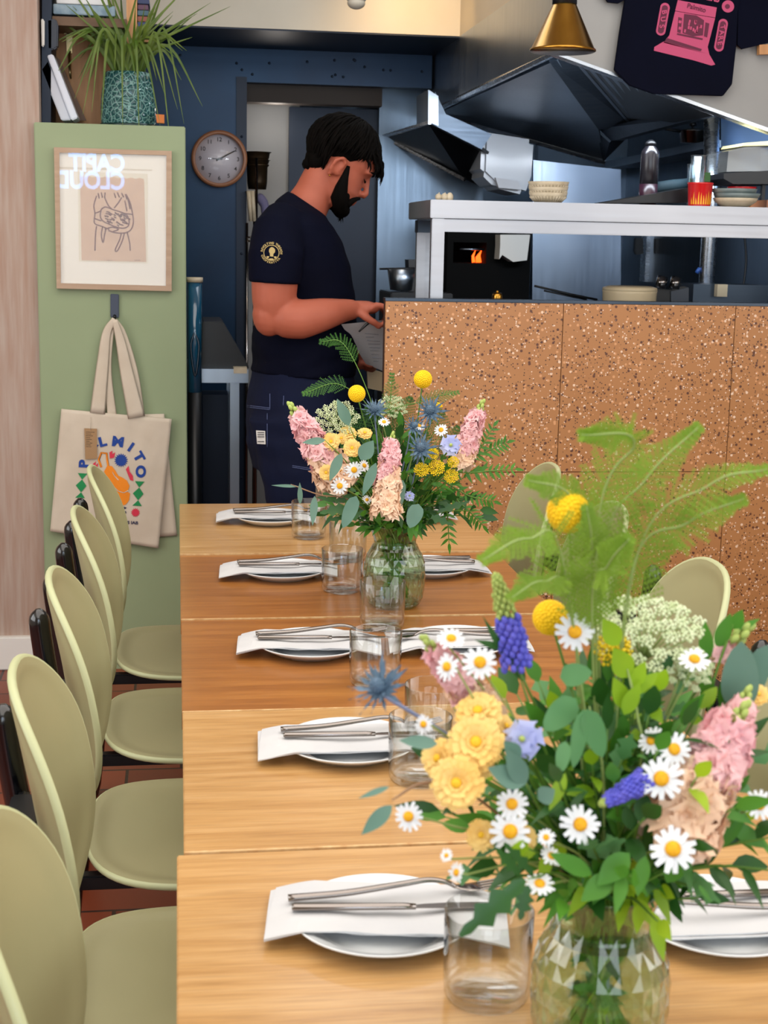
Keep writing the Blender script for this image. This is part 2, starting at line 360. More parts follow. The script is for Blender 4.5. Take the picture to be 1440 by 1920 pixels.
struct('wall_right',MB().box((3.5,-2.6,0),(3.6,8.4,3)),M['cream'])
struct('wall_rear',MB().box((-3,8.3,0),(3.5,8.4,3)),M['grey_wall'])
# shop front behind the camera: wall with a wide window
wf=MB(); wf.box((-3,-2.6,0),(3.5,-2.5,.6)); wf.box((-3,-2.6,2.85),(3.5,-2.5,3)); wf.box((-3,-2.6,.6),(-1.3,-2.5,2.85)); wf.box((3.1,-2.6,.6),(3.5,-2.5,2.85))
struct('wall_front',wf,M['cream'])
wn=MB()
for x in (-1.3,.15,1.6,3.04): wn.box((x,-2.28,.6),(x+.06,-2.2,2.85))
for z in (.6,2.1,2.79): wn.box((-1.3,-2.28,z),(3.1,-2.2,z+.06))
struct('window_1',wn,M['black'])
# ---- blue steel partition with the kitchen doorway, bulkheads
YA=6.5; A=P(814,208,Y=YA); X1=A.x; S=P(862,68,X=X1); YS=S.y; ZS=S.z; Bk=P(815,95,X=X1); YB=Bk.y
XD=P(462,500,Y=YB).x; ZD=P(640,160,Y=YB).z
struct('wall_blue',MB().box((-.6,YB,0),(XD,YB+.08,ZS+.02)),M['blue_steel'])
tr=MB().box((XD-.045,YB-.012,0),(XD,YB+.1,ZD+.02)); 
for z in (.4,.9,1.4,1.9): tr.ball((XD-.022,YB-.012,z),.006,8)
struct('trim_1',tr,M['blue_dark'])
struct('wall_header',MB().box((XD,YB,ZD),(X1-.01,YB+.08,ZS+.02)),M['blue_steel'])
rv=MB()
rng=random.Random(3)
for i in range(16): rv.ball((lerp(-.0,X1-.05,rng.random()),YB-.002,lerp(ZD+.03,ZS-.03,rng.random())),(.006,.003,.006),8)
rv.build('rivet',M['blue_dark'],bpy.data.objects['wall_header'])['kind']='structure'
struct('wall_bulkhead',MB().box((-3,YS,ZS),(X1,YB+.1,3)),M['cream'])
struct('trim_2',MB().box((-3,YS+.004,ZS-.006),(X1,YB,ZS)),M['blue_dark'])
# steel cladding of the extractor enclosure (side face) and front bulkhead above it
Bc=P(1040,96,Y=4.42); zAB=(A.z+Bc.z)/2
cl=MB().box((X1,Bc.y,ZS),(X1+.03,YB+.6,3)); struct('wall_bulkhead_side',cl,mat('cream_steel_panel','#c2b9a8',.4,.4,var='#b3aa9a',scale=2))
cl=MB().box((X1,Bc.y,zAB),(X1+.03,YA+.3,ZS)); struct('wall_extractor_side',cl,M['steel'])
fb=MB().pxpoly([(1040,96),(1800,369),(1800,-700),(1052,-700)],4.42,.04)
struct('wall_front_bulkhead',fb,M['grey_wall'])
tl=MB().pxpoly([(1040,96),(1800,369),(1800,377),(1040,102)],4.41,.05); struct('trim_3',tl,M['steel_bright'])
# ---- kitchen rear walls
YK=7.3; X2=P(1173,350,Y=YK).x; X3=P(1000,450,Y=YK).x
kw=MB().box((.4,YK,0),(X2,YK+.06,3)); struct('wall_kitchen_rear',kw,M['steel_wall'])
sm=MB()
for px in (1000,889): 
    x=P(px,450,Y=YK).x; sm.box((x-.006,YK-.006,1),(x+.006,YK,2.35))
struct('trim_4',sm,M['steel_dark'])
kr=MB().prism([(X2,YK+.05,0),(X2,4.4,0),(X2,4.4,3),(X2,YK+.05,3)],(.06,0,0)); struct('wall_kitchen_right',kr,M['steel_wall'])
sm=MB()
for px in (1330,):
    q=P(px,450,X=X2); sm.box((X2-.006,q.y-.006,1),(X2,q.y+.006,2.2))
struct('trim_5',sm,M['steel_dark'])
# back room through the doorway
YR=6.9; xa=P(541,400,Y=YR).x; xb=P(705,400,Y=YR).x
struct('wall_back_room',MB().box((-.6,YR+.03,0),(xa+.05,YR+.1,2.35)),M['grey_wall'])
struct('wall_back_panel',MB().box((xa,YR,0),(xb,YR+.06,P(620,203,Y=YR).z)),M['blue_dark'])
struct('wall_back_top',MB().box((-.2,YR-.3,P(620,196,Y=YR-.3).z),(.9,YR-.2,2.6)),mat('brown_dark_soffit','#3b322c',.7))
struct('wall_back_steel',MB().box((xb,YR-.05,0),(P(905,400,Y=YR-.05).x,YR,2.2)),M['steel_wall'])
# back hood over the doorway's right side
h=thing('extractor_hood','smaller steel extractor hood set further back, beside the blue doorway','extractor hood',P(805,228,Y=6.2))
q=MB(); q.pxpoly([(803,168),(822,180),(822,236),(803,228)],6.05,.3); q.build('end_plate',M['steel'],h)
q=MB()
def quad(q,pts,m=0,th=.012):
    ps=[P(x,y,Y=Y) for x,y,Y in pts]
    n=(ps[1]-ps[0]).cross(ps[2]-ps[0]).normalized()*th
    if n.dot(ps[0]-EYE)<0: n=-n
    k=len(ps); vs=ps+[p+n for p in ps]
    fs=[tuple(range(k)),tuple(range(2*k-1,k-1,-1))]+[(i,(i+1)%k,(i+1)%k+k,i+k) for i in range(k)]
    q.add(vs,fs,m)
quad(q,[(816,172,6.06),(836,214,6.06),(922,252,6.06),(903,280,6.06),(803,229,6.06)])
q.build('canopy',M['steel_dark'],h)
q=MB(); quad(q,[(707,256,6.95),(803,226,6.04),(803,233,6.04),(722,258,6.9)]); quad(q,[(722,256,6.9),(870,333,6.5),(870,340,6.5),(720,260,6.9)]); q.build('lip',M['steel_bright'],h)
q=MB(); quad(q,[(722,257,6.9),(803,232,6.1),(903,281,6.12),(930,300,6.3),(905,352,6.5),(870,335,6.55)]); q.build('liner',M['black'],h)
# ---- main extractor hood
h=thing('extractor_hood','large steel extractor hood with black slatted filters behind the brass pendant lamp','extractor hood',A)
q=MB(); q.tube([P(814,208,Y=YA),P(1040,98,Y=4.45)],.012,6,smooth=False); q.tube([P(814,208,Y=YA),P(1134,304,Y=YA)],.014,6,smooth=False); q.build('lip',M['steel_bright'],h)
q=MB(); quad(q,[(822,212,6.45),(1045,112,4.6),(1122,243,6.0)]); quad(q,[(822,212,6.45),(1122,243,6.0),(1134,300,6.48)]); q.build('sloped_panel',M['steel'],h)
q=MB(); quad(q,[(1030,116,4.62),(1078,106,4.6),(1192,240,6.0),(1122,243,6.0)]); q.build('inner_panel',M['steel_dark'],h)
q=MB(); quad(q,[(1122,241,6.1),(1330,195,4.95),(1330,216,4.95),(1146,264,6.1)],th=.05); quad(q,[(1122,243,6.1),(1146,264,6.1),(1172,262,6.4),(1134,300,6.4)],th=.01); q.build('grease_trough',M['steel_dark'],h)
q=MB(); quad(q,[(1076,107,4.7),(1340,212,4.7),(1330,200,5.1),(1190,238,6.05)],th=.01); q.build('filter_back',M['black'],h)
for i in range(13):
    t=i/12.5; a=P(lerp(1080,1345,t),lerp(110,211,t),Y=4.66); b=P(lerp(1188,1345,t),lerp(236,199,t),Y=lerp(5.98,4.85,t))
    MB().tube([a,b],.011,6,smooth=False).build('filter_slat',M['steel'],h)
# ================================================================ TABLES
J=[1.10,1.631,2.157,2.708,3.283,3.93]; TW=.735; TZ=.75
names=['nearest oak table, carrying the big blurred bouquet vase','second oak table from the camera, paler than the one behind it','third table from the camera, amber brown, laid with a plate and a tumbler','fourth table from the camera, amber brown, carrying the further vase of flowers','furthest oak table, pale, its end by the man in navy']
for i in range(5):
    y0,y1=J[i]+.0012,J[i+1]-.0012
    if i==0: y0=.98
    light=i in(0,1,4); dz=[0,.001,0,.001,.003][i]; x0=[-.006,.002,.001,0,-.001][i]; x1=x0+[.75,.75,.74,.74,.775][i]
    t=thing('dining_table',names[i],'table',((x0+x1)/2,(y0+y1)/2,0))
    MB().box((x0,y0,TZ-.03),(x1,y1,TZ+dz)).build('tabletop',M['wood_light'] if light else M['wood_amber'],t,.0015)
    e=MB().box((x0+.001,y0-.0006,TZ-.006),(x1-.001,y0+.0042,TZ+dz+.0005)); e.build('worn_edge_highlight',M['wood_edge'],t)['label']='pale worn front edge with painted highlight'  # raised pale strip paints the highlight seen along each table joint
    yc=(y0+y1)/2; xc=(x0+x1)/2
    MB().tube([(xc,yc,.02),(xc,yc,TZ-.03)],.035,16).build('column',M['black'],t)
    MB().box((xc-.2,yc-.2,0),(xc+.2,yc+.2,.02)).build('base_plate',M['black'],t,.004)
    a=MB().box((xc-.25,yc-.02,TZ-.055),(xc+.25,yc+.02,TZ-.03)); a.build('support_bar',M['black'],t)
# ================================================================ CHAIRS
def sup(a,n): c,s=math.cos(a),math.sin(a); return (math.copysign(abs(c)**(2/n),c),math.copysign(abs(s)**(2/n),s))
def shell(surf,n_exp,th,name,root,rings=(0,.3,.6,.8,.9,.93,.97,1.0),N=56):
    """surf(u,v)->(point,normal) on the unit superellipse; rounded rim"""
    mb=MB(); rim=MB()
    top=[];bot=[]
    for r in rings:
        for j in range(N):
            a=2*PI*j/N; c,s=sup(a,n_exp); p,n=surf(c*r,s*r,r); top.append(p+n*th*.5); bot.append(p-n*th*.5)
    k=len(rings)
    def strip(vs,flip):
        fs=[]
        for i in range(k-1):
            for j in range(N):
                j2=(j+1)%N; f=(i*N+j,i*N+j2,(i+1)*N+j2,(i+1)*N+j); fs.append(f[::-1] if flip else f)
        return fs
    mb.add(top,strip(top,False),0,True); mb.add(bot,strip(bot,True),0,True)
    # rim
    vs=[];m=6
    for j in range(N):
        a=2*PI*j/N; c,s=sup(a,n_exp); p,n=surf(c,s,1.0); p2,_=surf(c*.97,s*.97,.97); o=(p-p2).normalized()
        for q in range(m+1):
            b=PI*q/m; vs.append(p+n*th*.5*math.cos(b)+o*th*.45*math.sin(b))
    fs=[]
    for j in range(N):
        j2=(j+1)%N
        for q in range(m): fs.append((j*(m+1)+q,j2*(m+1)+q,j2*(m+1)+q+1,j*(m+1)+q+1))
    rim.add(vs,fs,0,True)
    o=mb.build(name,M['pistachio'],root,clean=True)
    r=rim.build('rim',M['pistachio_rim'],o,clean=True); r['label']='paler rounded rim'
    return o
def make_chair():
    t=thing('dining_chair','x','chair',(0,0,0))
    def seat(u,v,r):
        x=.055+u*.212; y=v*.232; z=.452+.012*max(0,-u)**3-.02*max(0,u)**4-.006*(1-min(1,(u*u+v*v)))
        if r<.92: z-=.003
        return Vector((x,y,z)),Vector((0,0,1))
    shell(seat,3.2,.012,'seat',t)
    def back(u,v,r):
        y=u*.182; z=.730+v*.185; w=abs(u)
        x=-.182-.030*(v)-.004*v*v+.046*w**2.4
        if r<.92: x-=.002
        return Vector((x,y,z)),Vector((1,-.046*2.4*w**1.4*math.copysign(1,u)/.182*.8,.16)).normalized()
    shell(back,2.35,.0115,'backrest',t)
    for s in (-1,1):
        MB().tube(bez([(-.250,s*.150,.815),(-.247,s*.150,.77),(-.235,s*.152,.68),(-.214,s*.158,.55),(-.205,s*.168,.43),(-.215,s*.19,.2),(-.235,s*.205,0)],6),[.005,.013,.017,.0185]+[.019]*32+[.014],12).build('leg',M['black_gloss'],t)
        MB().tube(bez([(.16,s*.16,.445),(.18,s*.18,.3),(.2,s*.2,0)],5),[.016]*10+[.012],12).build('leg',M['black_gloss'],t)
    MB().tube([(-.2,-.16,.425),(-.2,.16,.425)],.013,10).build('stretcher',M['black_gloss'],t)
    MB().box((-.2,-.15,.415),(.17,-.125,.44)).build('seat_frame',M['black'],t,.003); MB().box((-.2,.125,.415),(.17,.15,.44)).build('seat_frame',M['black'],t,.003)
    bk=MB(); bk.tube([(-.222,-.135,.68),(-.222,.135,.68)],.012,10)
    bk.box((-.235,-.10,.66),(-.19,.10,.70)); bk.build('back_bracket',M['black'],t,.003)
    return t
ch0=make_chair()
Ls=[(1.33,'pistachio moulded chair nearest the camera on the left, cut off by the frame'),(1.87,'pistachio moulded chair second from the camera on the left row'),(2.41,'pistachio moulded chair third from the camera on the left row'),(2.98,'pistachio moulded chair fourth from the camera on the left row'),(3.53,'furthest pistachio chair of the left row, its back overlapping the printed tote bag')]
Rs=[(1.86,'chair at the right edge of the frame behind the near bouquet, only a sliver showing'),(2.42,'pistachio chair on the right behind the near bouquet\'s pale umbel flower'),(3.0,'pistachio chair on the right, just right of the big yellow ball flower'),(3.56,'furthest chair on the right, leaning by the terrazzo counter behind the yellow ball flower')]
first=True
for (yy,lab) in Ls:
    c=ch0 if first else copytree(ch0); first=False
    c.location=(0,yy,0); c['label']=lab; c['group']='pistachio chairs along the left side'
    if yy==1.33: c.location=(.02,yy,0)
for yy,lab in Rs:
    c=copytree(ch0); c.location=(.73,yy,0); c.rotation_euler=(0,0,PI); c['label']=lab; c['group']='pistachio chairs along the right side'
# ================================================================ PLACE SETTINGS
def plate_mb():
    return MB().lathe([(0,.006),(.055,.006),(.062,.005),(.07,.008),(.086,.0165),(.0935,.0185),(.0955,.0195),(.0965,.0188),(.0955,.0170),(.085,.0115),(.066,.001),(.058,0),(.05,.0015),(0,.0015)][::-1],64)
plate_me=plate_mb().mesh('plate',M['china'])
def napkin_me(seed):
    mb=MB(); nx,ny=30,14; W,D=.252,.118; vs=[]
    rg=random.Random(seed)
    def hz(x,y,lay):
        r=math.hypot(x,y); base=.0205 if r<.1 else max(.003,.0205-.25*(r-.1))
        sag=-.004*max(0,1-(r/.07)**2)
        return base+sag+.0016*noise.noise(Vector((x*26+seed,y*30,lay*1.5)))+lay*.0022
    for lay in (0,1):
        vs=[]; sk=.006*lay
        for j in range(ny+1):
            for i in range(nx+1):
                x=-W/2+W*i/nx+sk*(j/ny); y=-D/2+D*j/ny-.003*lay+.006*math.sin(i/nx*3+seed)
                vs.append((x,y,hz(x,y,lay)))
        n=(nx+1)*(ny+1); vs2=[(x,y,z-.0016) for x,y,z in vs]; fs=[]
        for j in range(ny):
            for i in range(nx):
                a=j*(nx+1)+i; fs.append((a,a+1,a+nx+2,a+nx+1)); fs.append((n+a,n+a+nx+1,n+a+nx+2,n+a+1))
        for i in range(nx): fs.append((i,n+i,n+i+1,i+1)); a=ny*(nx+1)+i; fs.append((a,a+1,n+a+1,n+a))
        for j in range(ny): a=j*(nx+1); fs.append((a,a+nx+1,n+a+nx+1,n+a)); a=a+nx; fs.append((a,n+a,n+a+nx+1,a+nx+1))
        mb.add(vs+vs2,fs,0,False)
    return mb.mesh('napkin',M['napkin'])
napm=[napkin_me(s) for s in (1.0,4.0)]
# cutlery lies along +x, handle at -x, origin mid
def knife_parts():
    h=MB(); h.tube([(-.105,0,0),(-.103,0,0),(.0,0,.0005),(.012,0,0)],[.004,.0055,.005,.004],10,ref=(0,1,0),rad2=[.0025,.004,.0036,.003])
    b=MB(); pts=[]
    for i in range(13):
        t=i/12; pts.append((.01+.095*t,.0))
    up=[(.01,.003),(.02,.0055),(.045,.0085),(.075,.009),(.095,.0065),(.106,.0)]; lo=[(.106,0),(.09,-.003),(.05,-.0035),(.02,-.003),(.01,-.003)]
    b.prism([(x,y,-.0006) for x,y in up+lo[1:]],(0,0,.0012))
    return h,b
def fork_parts():
    h=MB(); path=bez([(-.105,0,0),(-.05,0,.002),(.0,0,.008),(.03,0,.0115),(.048,0,.008),(.058,0,.002)],6); n=len(path)
    h.tube(path,[lerp(.0052,.0034,i/(n-1)) for i in range(n)],10,ref=(0,1,0),rad2=[lerp(.0038,.0022,i/(n-1)) for i in range(n)])
    hd=MB(); 
    cup=[(.055,.0,.003,.003),(.062,0,.001,.007),(.072,0,0,.0108),(.084,0,.001,.0112)]
    hd.tube([c[:3] for c in cup],[c[3] for c in cup],10,ref=(0,1,0),rad2=[.0011]*4)
    for k in range(4):
        y=-.0090+.006*k; hd.tube(bez([(.082,y,.001),(.095,y,.0025),(.106,y*.92,.0055)],3),[.0013]*6+[.0007],6)
    return h,hd
kh,kb=[m.mesh('p',M['chrome']) for m in knife_parts()]; fh,fb_=[m.mesh('p',M['chrome']) for m in fork_parts()]
def cutlery(kind,pos,rz,lab,group,tilt=0):
    t=thing(kind,lab,'cutlery',pos,group); t.rotation_euler=(0,tilt,rz)
    for nm,me in ((('handle',kh),('blade',kb)) if kind=='dinner_knife' else (('handle',fh),('head',fb_))):
        o=bpy.data.objects.new(nm,me); COL.objects.link(o); o.parent=t; o.scale=(1.12,1,1)
sets=[(P(715,1742,Z=TZ),0,'nearest','on the nearest table'),(P(656,1409,Z=TZ),1,'second','on the second table'),(P(584,1222,Z=TZ),2,'third','on the third table'),(P(530,1080,Z=TZ),3,'fourth','on the fourth table'),(P(509,979,Z=TZ+.003),4,'furthest','on the furthest table')]
NAPDX=[.0,-.01,-.01,-.015,-.02]
for p,i,wd,where in sets:
    o=link('plate',plate_me); o.location=p; tag(o,f'round white plate {where}, left side',"plate",'white plates')
    n=link('napkin',napm[i%2]); n.location=p+Vector((.005+NAPDX[i],.005,0)); n.rotation_euler=(0,0,R([-7,-3,-4,-3,-2][i])); tag(n,f'folded white paper napkin across the plate {where}, left side','napkin','folded paper napkins')
    z=p.z+.0275
    cutlery('fork',(p.x+.020,p.y+.028,z+.001),R([2,3,2,3,1][i]),f'steel fork upper of the pair lying on the napkin {where}, left side','forks')
    cutlery('dinner_knife',(p.x+.022,p.y-.006,z),R([-5,-3,-4,-3,-2][i]),f'steel knife below the fork on the napkin {where}, left side','dinner knives')
rsets=[(P(1348,1742,Z=TZ),0,'right of the near vase'),(P(1010,1404,Z=TZ),1,'x'),(P(862,1217,Z=TZ),2,'behind the near bouquet\'s pink flowers'),(P(805,1074,Z=TZ),3,'right of the further vase'),(P(762,975,Z=TZ+.003),4,'behind the further bouquet')]
for p,i,where in rsets:
    if i==1: continue
    o=link('plate',plate_me); o.location=p; tag(o,f'round white plate {where}','plate','white plates')
    n=link('napkin',napm[(i+1)%2]); n.location=p+Vector((-.0,.0,0)); n.rotation_euler=(0,0,R([176,180,177,183,180][i])); tag(n,f'folded white paper napkin on the plate {where}','napkin','folded paper napkins')
    z=p.z+.0275
    cutlery('dinner_knife',(p.x-.02,p.y+.026,z),R([179,180,178,183,180][i]),f'steel knife on the napkin {where}','dinner knives')
    cutlery('fork',(p.x-.02,p.y-.012,z+.001),R([180,180,180,177,180][i]),f'steel fork nearer the camera on the napkin {where}','forks')
# tumblers
tum=MB().lathe([(0,0),(.034,0),(.0395,.002),(.0415,.006),(.0425,.02),(.0432,.09),(.0428,.0907),(.0420,.09),(.0412,.02),(.0395,.012),(.034,.0095),(0,.0085)],48)
tme=tum.mesh('tumbler',M['glass'])
TU=[((912,1868),'clear glass tumbler on the nearest table, the biggest in view',0),((786,1462),'clear tumbler on the second table, left of the yellow mums',0),((703,1282),'clear tumbler on the third table, in front of the cluster at the fork tips',0),((641,1108),'clear tumbler on the fourth table, left of the further vase',0),((579,1008),'clear tumbler on the furthest table, left, a drooping leaf crossing it',.003),((716,1176),'clear tumbler standing right in front of the further vase',0),((652,1050),'clear tumbler hidden behind the one left of the further vase',0),((621,958),'clear tumbler at the far end of the table under the further bouquet',.003),((812,1395),'clear tumbler behind the near bouquet\'s daisies and pink flowers',0)]
for (px,py),lab,dz in TU:
    o=link('tumbler',tme); o.location=P(px,py,Z=TZ+dz+.001); tag(o,lab,'glass','clear tumblers')
# ================================================================ FLOWERS
F={}
F['white']=mat('daisy_petal','#dfe3e6',.7); F['disc']=mat('daisy_disc','#eeb004',.7,var='#d89803',scale=300)
F['mum']=leafmat('pale_yellow_petal','#f8dc8e','#f6cb6e',.7,.15); F['mumc']=mat('golden_centre','#e8b820',.7)
F['pink']=leafmat('pink_petal','#f0b9bf','#f5cbc9',.7,.15); F['peach']=leafmat('peach_petal','#f2cba9','#f6dcc4',.7,.15)
F['yellow']=mat('craspedia_yellow','#f7cf0a',.75,var='#edc008',scale=120); F['bud']=mat('lime_bud','#a3b55c',.6); F['yarrow']=mat('yarrow_yellow','#e3c414',.7)
F['thistle']=mat('steel_blue_bract','#5f7890',.5,var='#4a6478',scale=30); F['violet']=mat('violet_blue_floret','#4a4fc0',.7,var='#6a66cf',scale=80); F['pale_blue']=leafmat('pale_blue_petal','#9aa4e0','#c7cdec',.7,.2)
F['umbel']=mat('green_white_floret','#dfe6c4',.7,var='#c6d4a2',scale=90); F['stem']=mat('green_stem','#5f8a2e',.5,var='#4c7426',scale=20); F['stem_pale']=mat('pale_green_stem','#93a860',.5); F['stem_red']=mat('reddish_twig','#8a6a4e',.6); F['stem_blue']=mat('blue_stem','#8593b8',.5)
F['leaf']=leafmat('mid_green_leaf','#57962a','#3c7a24'); F['dark']=leafmat('dark_green_leaf','#2f6420','#224f1c',.4,.2); F['lime']=leafmat('lime_leaf','#a4c828','#82b020',.5,.4); F['euc']=leafmat('grey_green_eucalyptus_leaf','#6f9384','#5b8272',.55,.2); F['fern']=leafmat('fern_green','#86a62a','#789c22',.6,.35); F['fern_dark']=leafmat('dark_fern_green','#2f6420','#3f7420',.6,.3); F['glaucous']=leafmat('glaucous_green_leaf','#6da368','#4f8a4f',.5,.3)
def petal(mb,L,W,r0=.0,elev=0,ang=0,m=0,curl=0,tip=.75,nz=0,sd=0,n=4):
    """petal pointing outward in XY, rotated by ang"""
    vs=[];fs=[]
    for i in range(n+1):
        t=i/n; w=W*.5*(math.sin(PI*min(1,(t*.86+.10)))**.7) if i<n else W*.5*(1-tip)*1.2
        for k,s in enumerate((-1,0,1)):
            x=r0+L*t*math.cos(elev); z=L*t*math.sin(elev)+curl*t*t-(.12*w if s==0 else 0); y=s*w
            p=Vector((x,y,z))
            if nz: p+=Vector((noise.noise(p*90+Vector((sd,0,0))),noise.noise(p*90+Vector((0,sd,5))),noise.noise(p*90+Vector((7,0,sd)))))*nz*t
            vs.append(Matrix.Rotation(ang,3,'Z')@p)
    for i in range(n):
        for k in range(2): a=i*3+k; fs.append((a,a+1,a+4,a+3))
    return mb.add(vs,fs,m,True)
rg=random.Random(11)
def daisy():
    p=MB()
    for i in range(14): petal(p,.0118*rg.uniform(.88,1.08),.0047,.0040,rg.uniform(-.18,.12),2*PI*i/14+rg.uniform(-.07,.07),tip=.45,n=4)
    d=MB().ball((0,0,.0005),(.0058,.0058,.0034),12); return [('petals',p.mesh('petals',F['white'])),('flower_centre',d.mesh('c',F['disc']))]
def mum():
    p=MB()
    for lay,(n,L,e,w) in enumerate(((30,.019,.05,.0048),(26,.0165,.35,.0045),(20,.0125,.7,.004),(14,.0085,1.0,.0035))):
        for i in range(n): petal(p,L*rg.uniform(.9,1.06),w,.002,e+rg.uniform(-.1,.1),2*PI*(i+.5*lay)/n+rg.uniform(-.05,.05),tip=.3,curl=-.002,n=3)
    d=MB().ball((0,0,.0035),(.0042,.0042,.0022),10); return [('petals',p.mesh('petals',F['mum'])),('flower_centre',d.mesh('c',F['mumc']))]
def floret(sd,m):
    p=MB()
    for lay,(n,L,e) in enumerate(((5,.0155,.15),(5,.012,.6),(4,.008,1.1))):
        for i in range(n): petal(p,L,L*1.05,.0008,e,2*PI*(i+.5*lay)/n,m,curl=-.002,tip=.1,nz=.006,sd=sd+i*3.1+lay*9,n=4)
    return p
FL=[[floret(s*7.3+m,m) for s in range(4)] for m in (0,1)]
def stock(L,rad,n,seed,split=.5,fs=1.0):
    """spike from z=0 (bottom) to z=L (tip)"""
    g=random.Random(seed); p=MB()
    for i in range(n):
        t=i/(n-1); z=L*t*.92; q=i*2.4+g.uniform(-.3,.3); r=rad*(1-.55*t**1.5)*g.uniform(.75,1.05)
        d=Vector((math.cos(q),math.sin(q),g.uniform(-.1,.5)))
        M_=Matrix.Translation((r*math.cos(q)*.75,r*math.sin(q)*.75,z))@align(d)@Matrix.Rotation(g.uniform(0,6),4,'Z')@Matrix.Scale(fs*g.uniform(.8,1.1)*(1-.35*t),4)
        mi=0 if t+g.uniform(-.15,.15)>split else 1
        p.merge(FL[mi][g.randrange(4)],M_)
    b=MB()
    for i in range(8):
        q=i*2.4; b.ball((.006*math.cos(q)*(1-i/9),.006*math.sin(q)*(1-i/9),L*.93+.0028*i),(.0034,.0034,.005),7)
    return [('florets',p.mesh('florets',[F['pink'],F['peach']])),('buds',b.mesh('buds',F['bud']))]
def fib(n):
    for i in range(n):
        z=1-2*(i+.5)/n; r=math.sqrt(1-z*z); q=i*2.39996; yield Vector((r*math.cos(q),r*math.sin(q),z))
def craspedia():
    p=MB().ball((0,0,0),.0152,20)
    for d in fib(230): p.ball(d*.0150,.0017,5)
    return [('flower_ball',p.mesh('ball',F['yellow']))]
def thistle(n=12,L=.03,sd=0):
    g=random.Random(sd); p=MB()
    for lay in range(2):
        for i in range(n):
            q=2*PI*(i+.5*lay)/n+g.uniform(-.1,.1); e=g.uniform(-.1,.35)+.4*lay; l=L*g.uniform(.75,1.1)*(1-.25*lay)
            vs=[];fs=[]; K=5; Mr=Matrix.Rotation(q,3,'Z')
            for k in range(K+1):
                t=k/K; w=.0022*(1-t)**.6*(1.7 if k%2 else .8)
                for s in (-1,1): vs.append(Mr@Vector((.003+l*t*math.cos(e),s*w,l*t*math.sin(e)+.001*s)))
            for k in range(K): fs.append((2*k,2*k+1,2*k+3,2*k+2))
            p.add(vs,fs,0)
    c=MB().ball((0,0,.007),(.0065,.0065,.010),12)
    for d in fib(60): c.ball(Vector((d.x*.0065,d.y*.0065,.007+d.z*.01)),.0011,4)
    return [('bracts',p.mesh('bracts',F['thistle'])),('flower_centre',c.mesh('cone',F['thistle']))]
def veronica(L=.07,seed=1,tipfrac=.45):
    g=random.Random(seed); p=MB(); b=MB()
    for i in range(150):
        t=i/149; z=L*t; q=i*2.4; r=(.0085*(1-t)**.55+.0012)*g.uniform(.8,1.2)
        o=(b if t>1-tipfrac else p); v=Vector((r*math.cos(q),r*math.sin(q),z))
        if o is b: o.ball(v*1,(.0017,.0017,.0024),5)
        else: o.ball(v,(.0026,.0026,.0032),5,rot=None)
    b.tube([(0,0,L*.5),(0,0,L*1.0)],[.004,.001],6)
    return [('florets',p.mesh('florets',F['violet'])),('spike_tip',b.mesh('tip',F['bud']))]
def yarrow(n=70,r=.019,sd=1):
    g=random.Random(sd); p=MB(); s=MB()
    for i in range(n):
        a=math.sqrt((i+.5)/n)*r; q=i*2.39996; v=Vector((a*math.cos(q),a*math.sin(q),g.uniform(-.002,.002)-a*a*9))
        p.ball(v,g.uniform(.0017,.0026),6)
        if i%6==0: s.tube([(0,0,-.025),tuple(v)],.0006,4)
    return [('florets',p.mesh('florets',F['yarrow'])),('stalks',s.mesh('stalks',F['stem']))]
def umbel(R_=.045,n=34,k=16,sd=1):
    g=random.Random(sd); p=MB(); s=MB()
    for i in range(n):
        a=math.sqrt((i+.5)/n)*R_; q=i*2.39996; c=Vector((a*math.cos(q),a*math.sin(q),-a*a*6+g.uniform(-.003,.003)))
        s.tube([(0,0,-.04),c-Vector((0,0,.006))],.0006,4)
        for j in range(k):
            b=math.sqrt((j+.5)/k)*.0072; qq=j*2.39996; v=c+Vector((b*math.cos(qq),b*math.sin(qq),-b*b*30))
            p.ball(v,g.uniform(.0012,.0020),4)
    return [('florets',p.mesh('florets',F['umbel'])),('rays',s.mesh('rays',F['stem_pale']))]
def bluebloom():
    p=MB()
    for lay,(n,L,e) in enumerate(((6,.016,.1),(5,.012,.5))):
        for i in range(n): petal(p,L,L*.95,.001,e,2*PI*(i+.5*lay)/n,0,curl=-.003,tip=.1,nz=.004,sd=i*2.7+lay)
    c=MB().ball((0,0,.003),.003,8); return [('petals',p.mesh('petals',F['pale_blue'])),('flower_centre',c.mesh('c',F['bud']))]
PROTO={'daisy':daisy(),'mum':mum(),'ball':craspedia(),'thistle':thistle(),'veronica':veronica(),'veronica2':veronica(.05,2,.12),'yarrow':yarrow(),'umbel':umbel(),'blue':bluebloom(),
 'stockA':stock(.115,.043,56,1,.45,1.35),'stockB':stock(.085,.030,30,2,.1,1.2),'stockC':stock(.165,.040,64,3,.55,1.25),'stockD':stock(.125,.031,44,4,.35,1.15),'stockE':stock(.10,.027,32,5,.35,1.1),'stockP':stock(.06,.034,28,8,1.4,1.3),'stockbud':stock(.02,.006,4,6,.1,.6)}
class Vase: pass
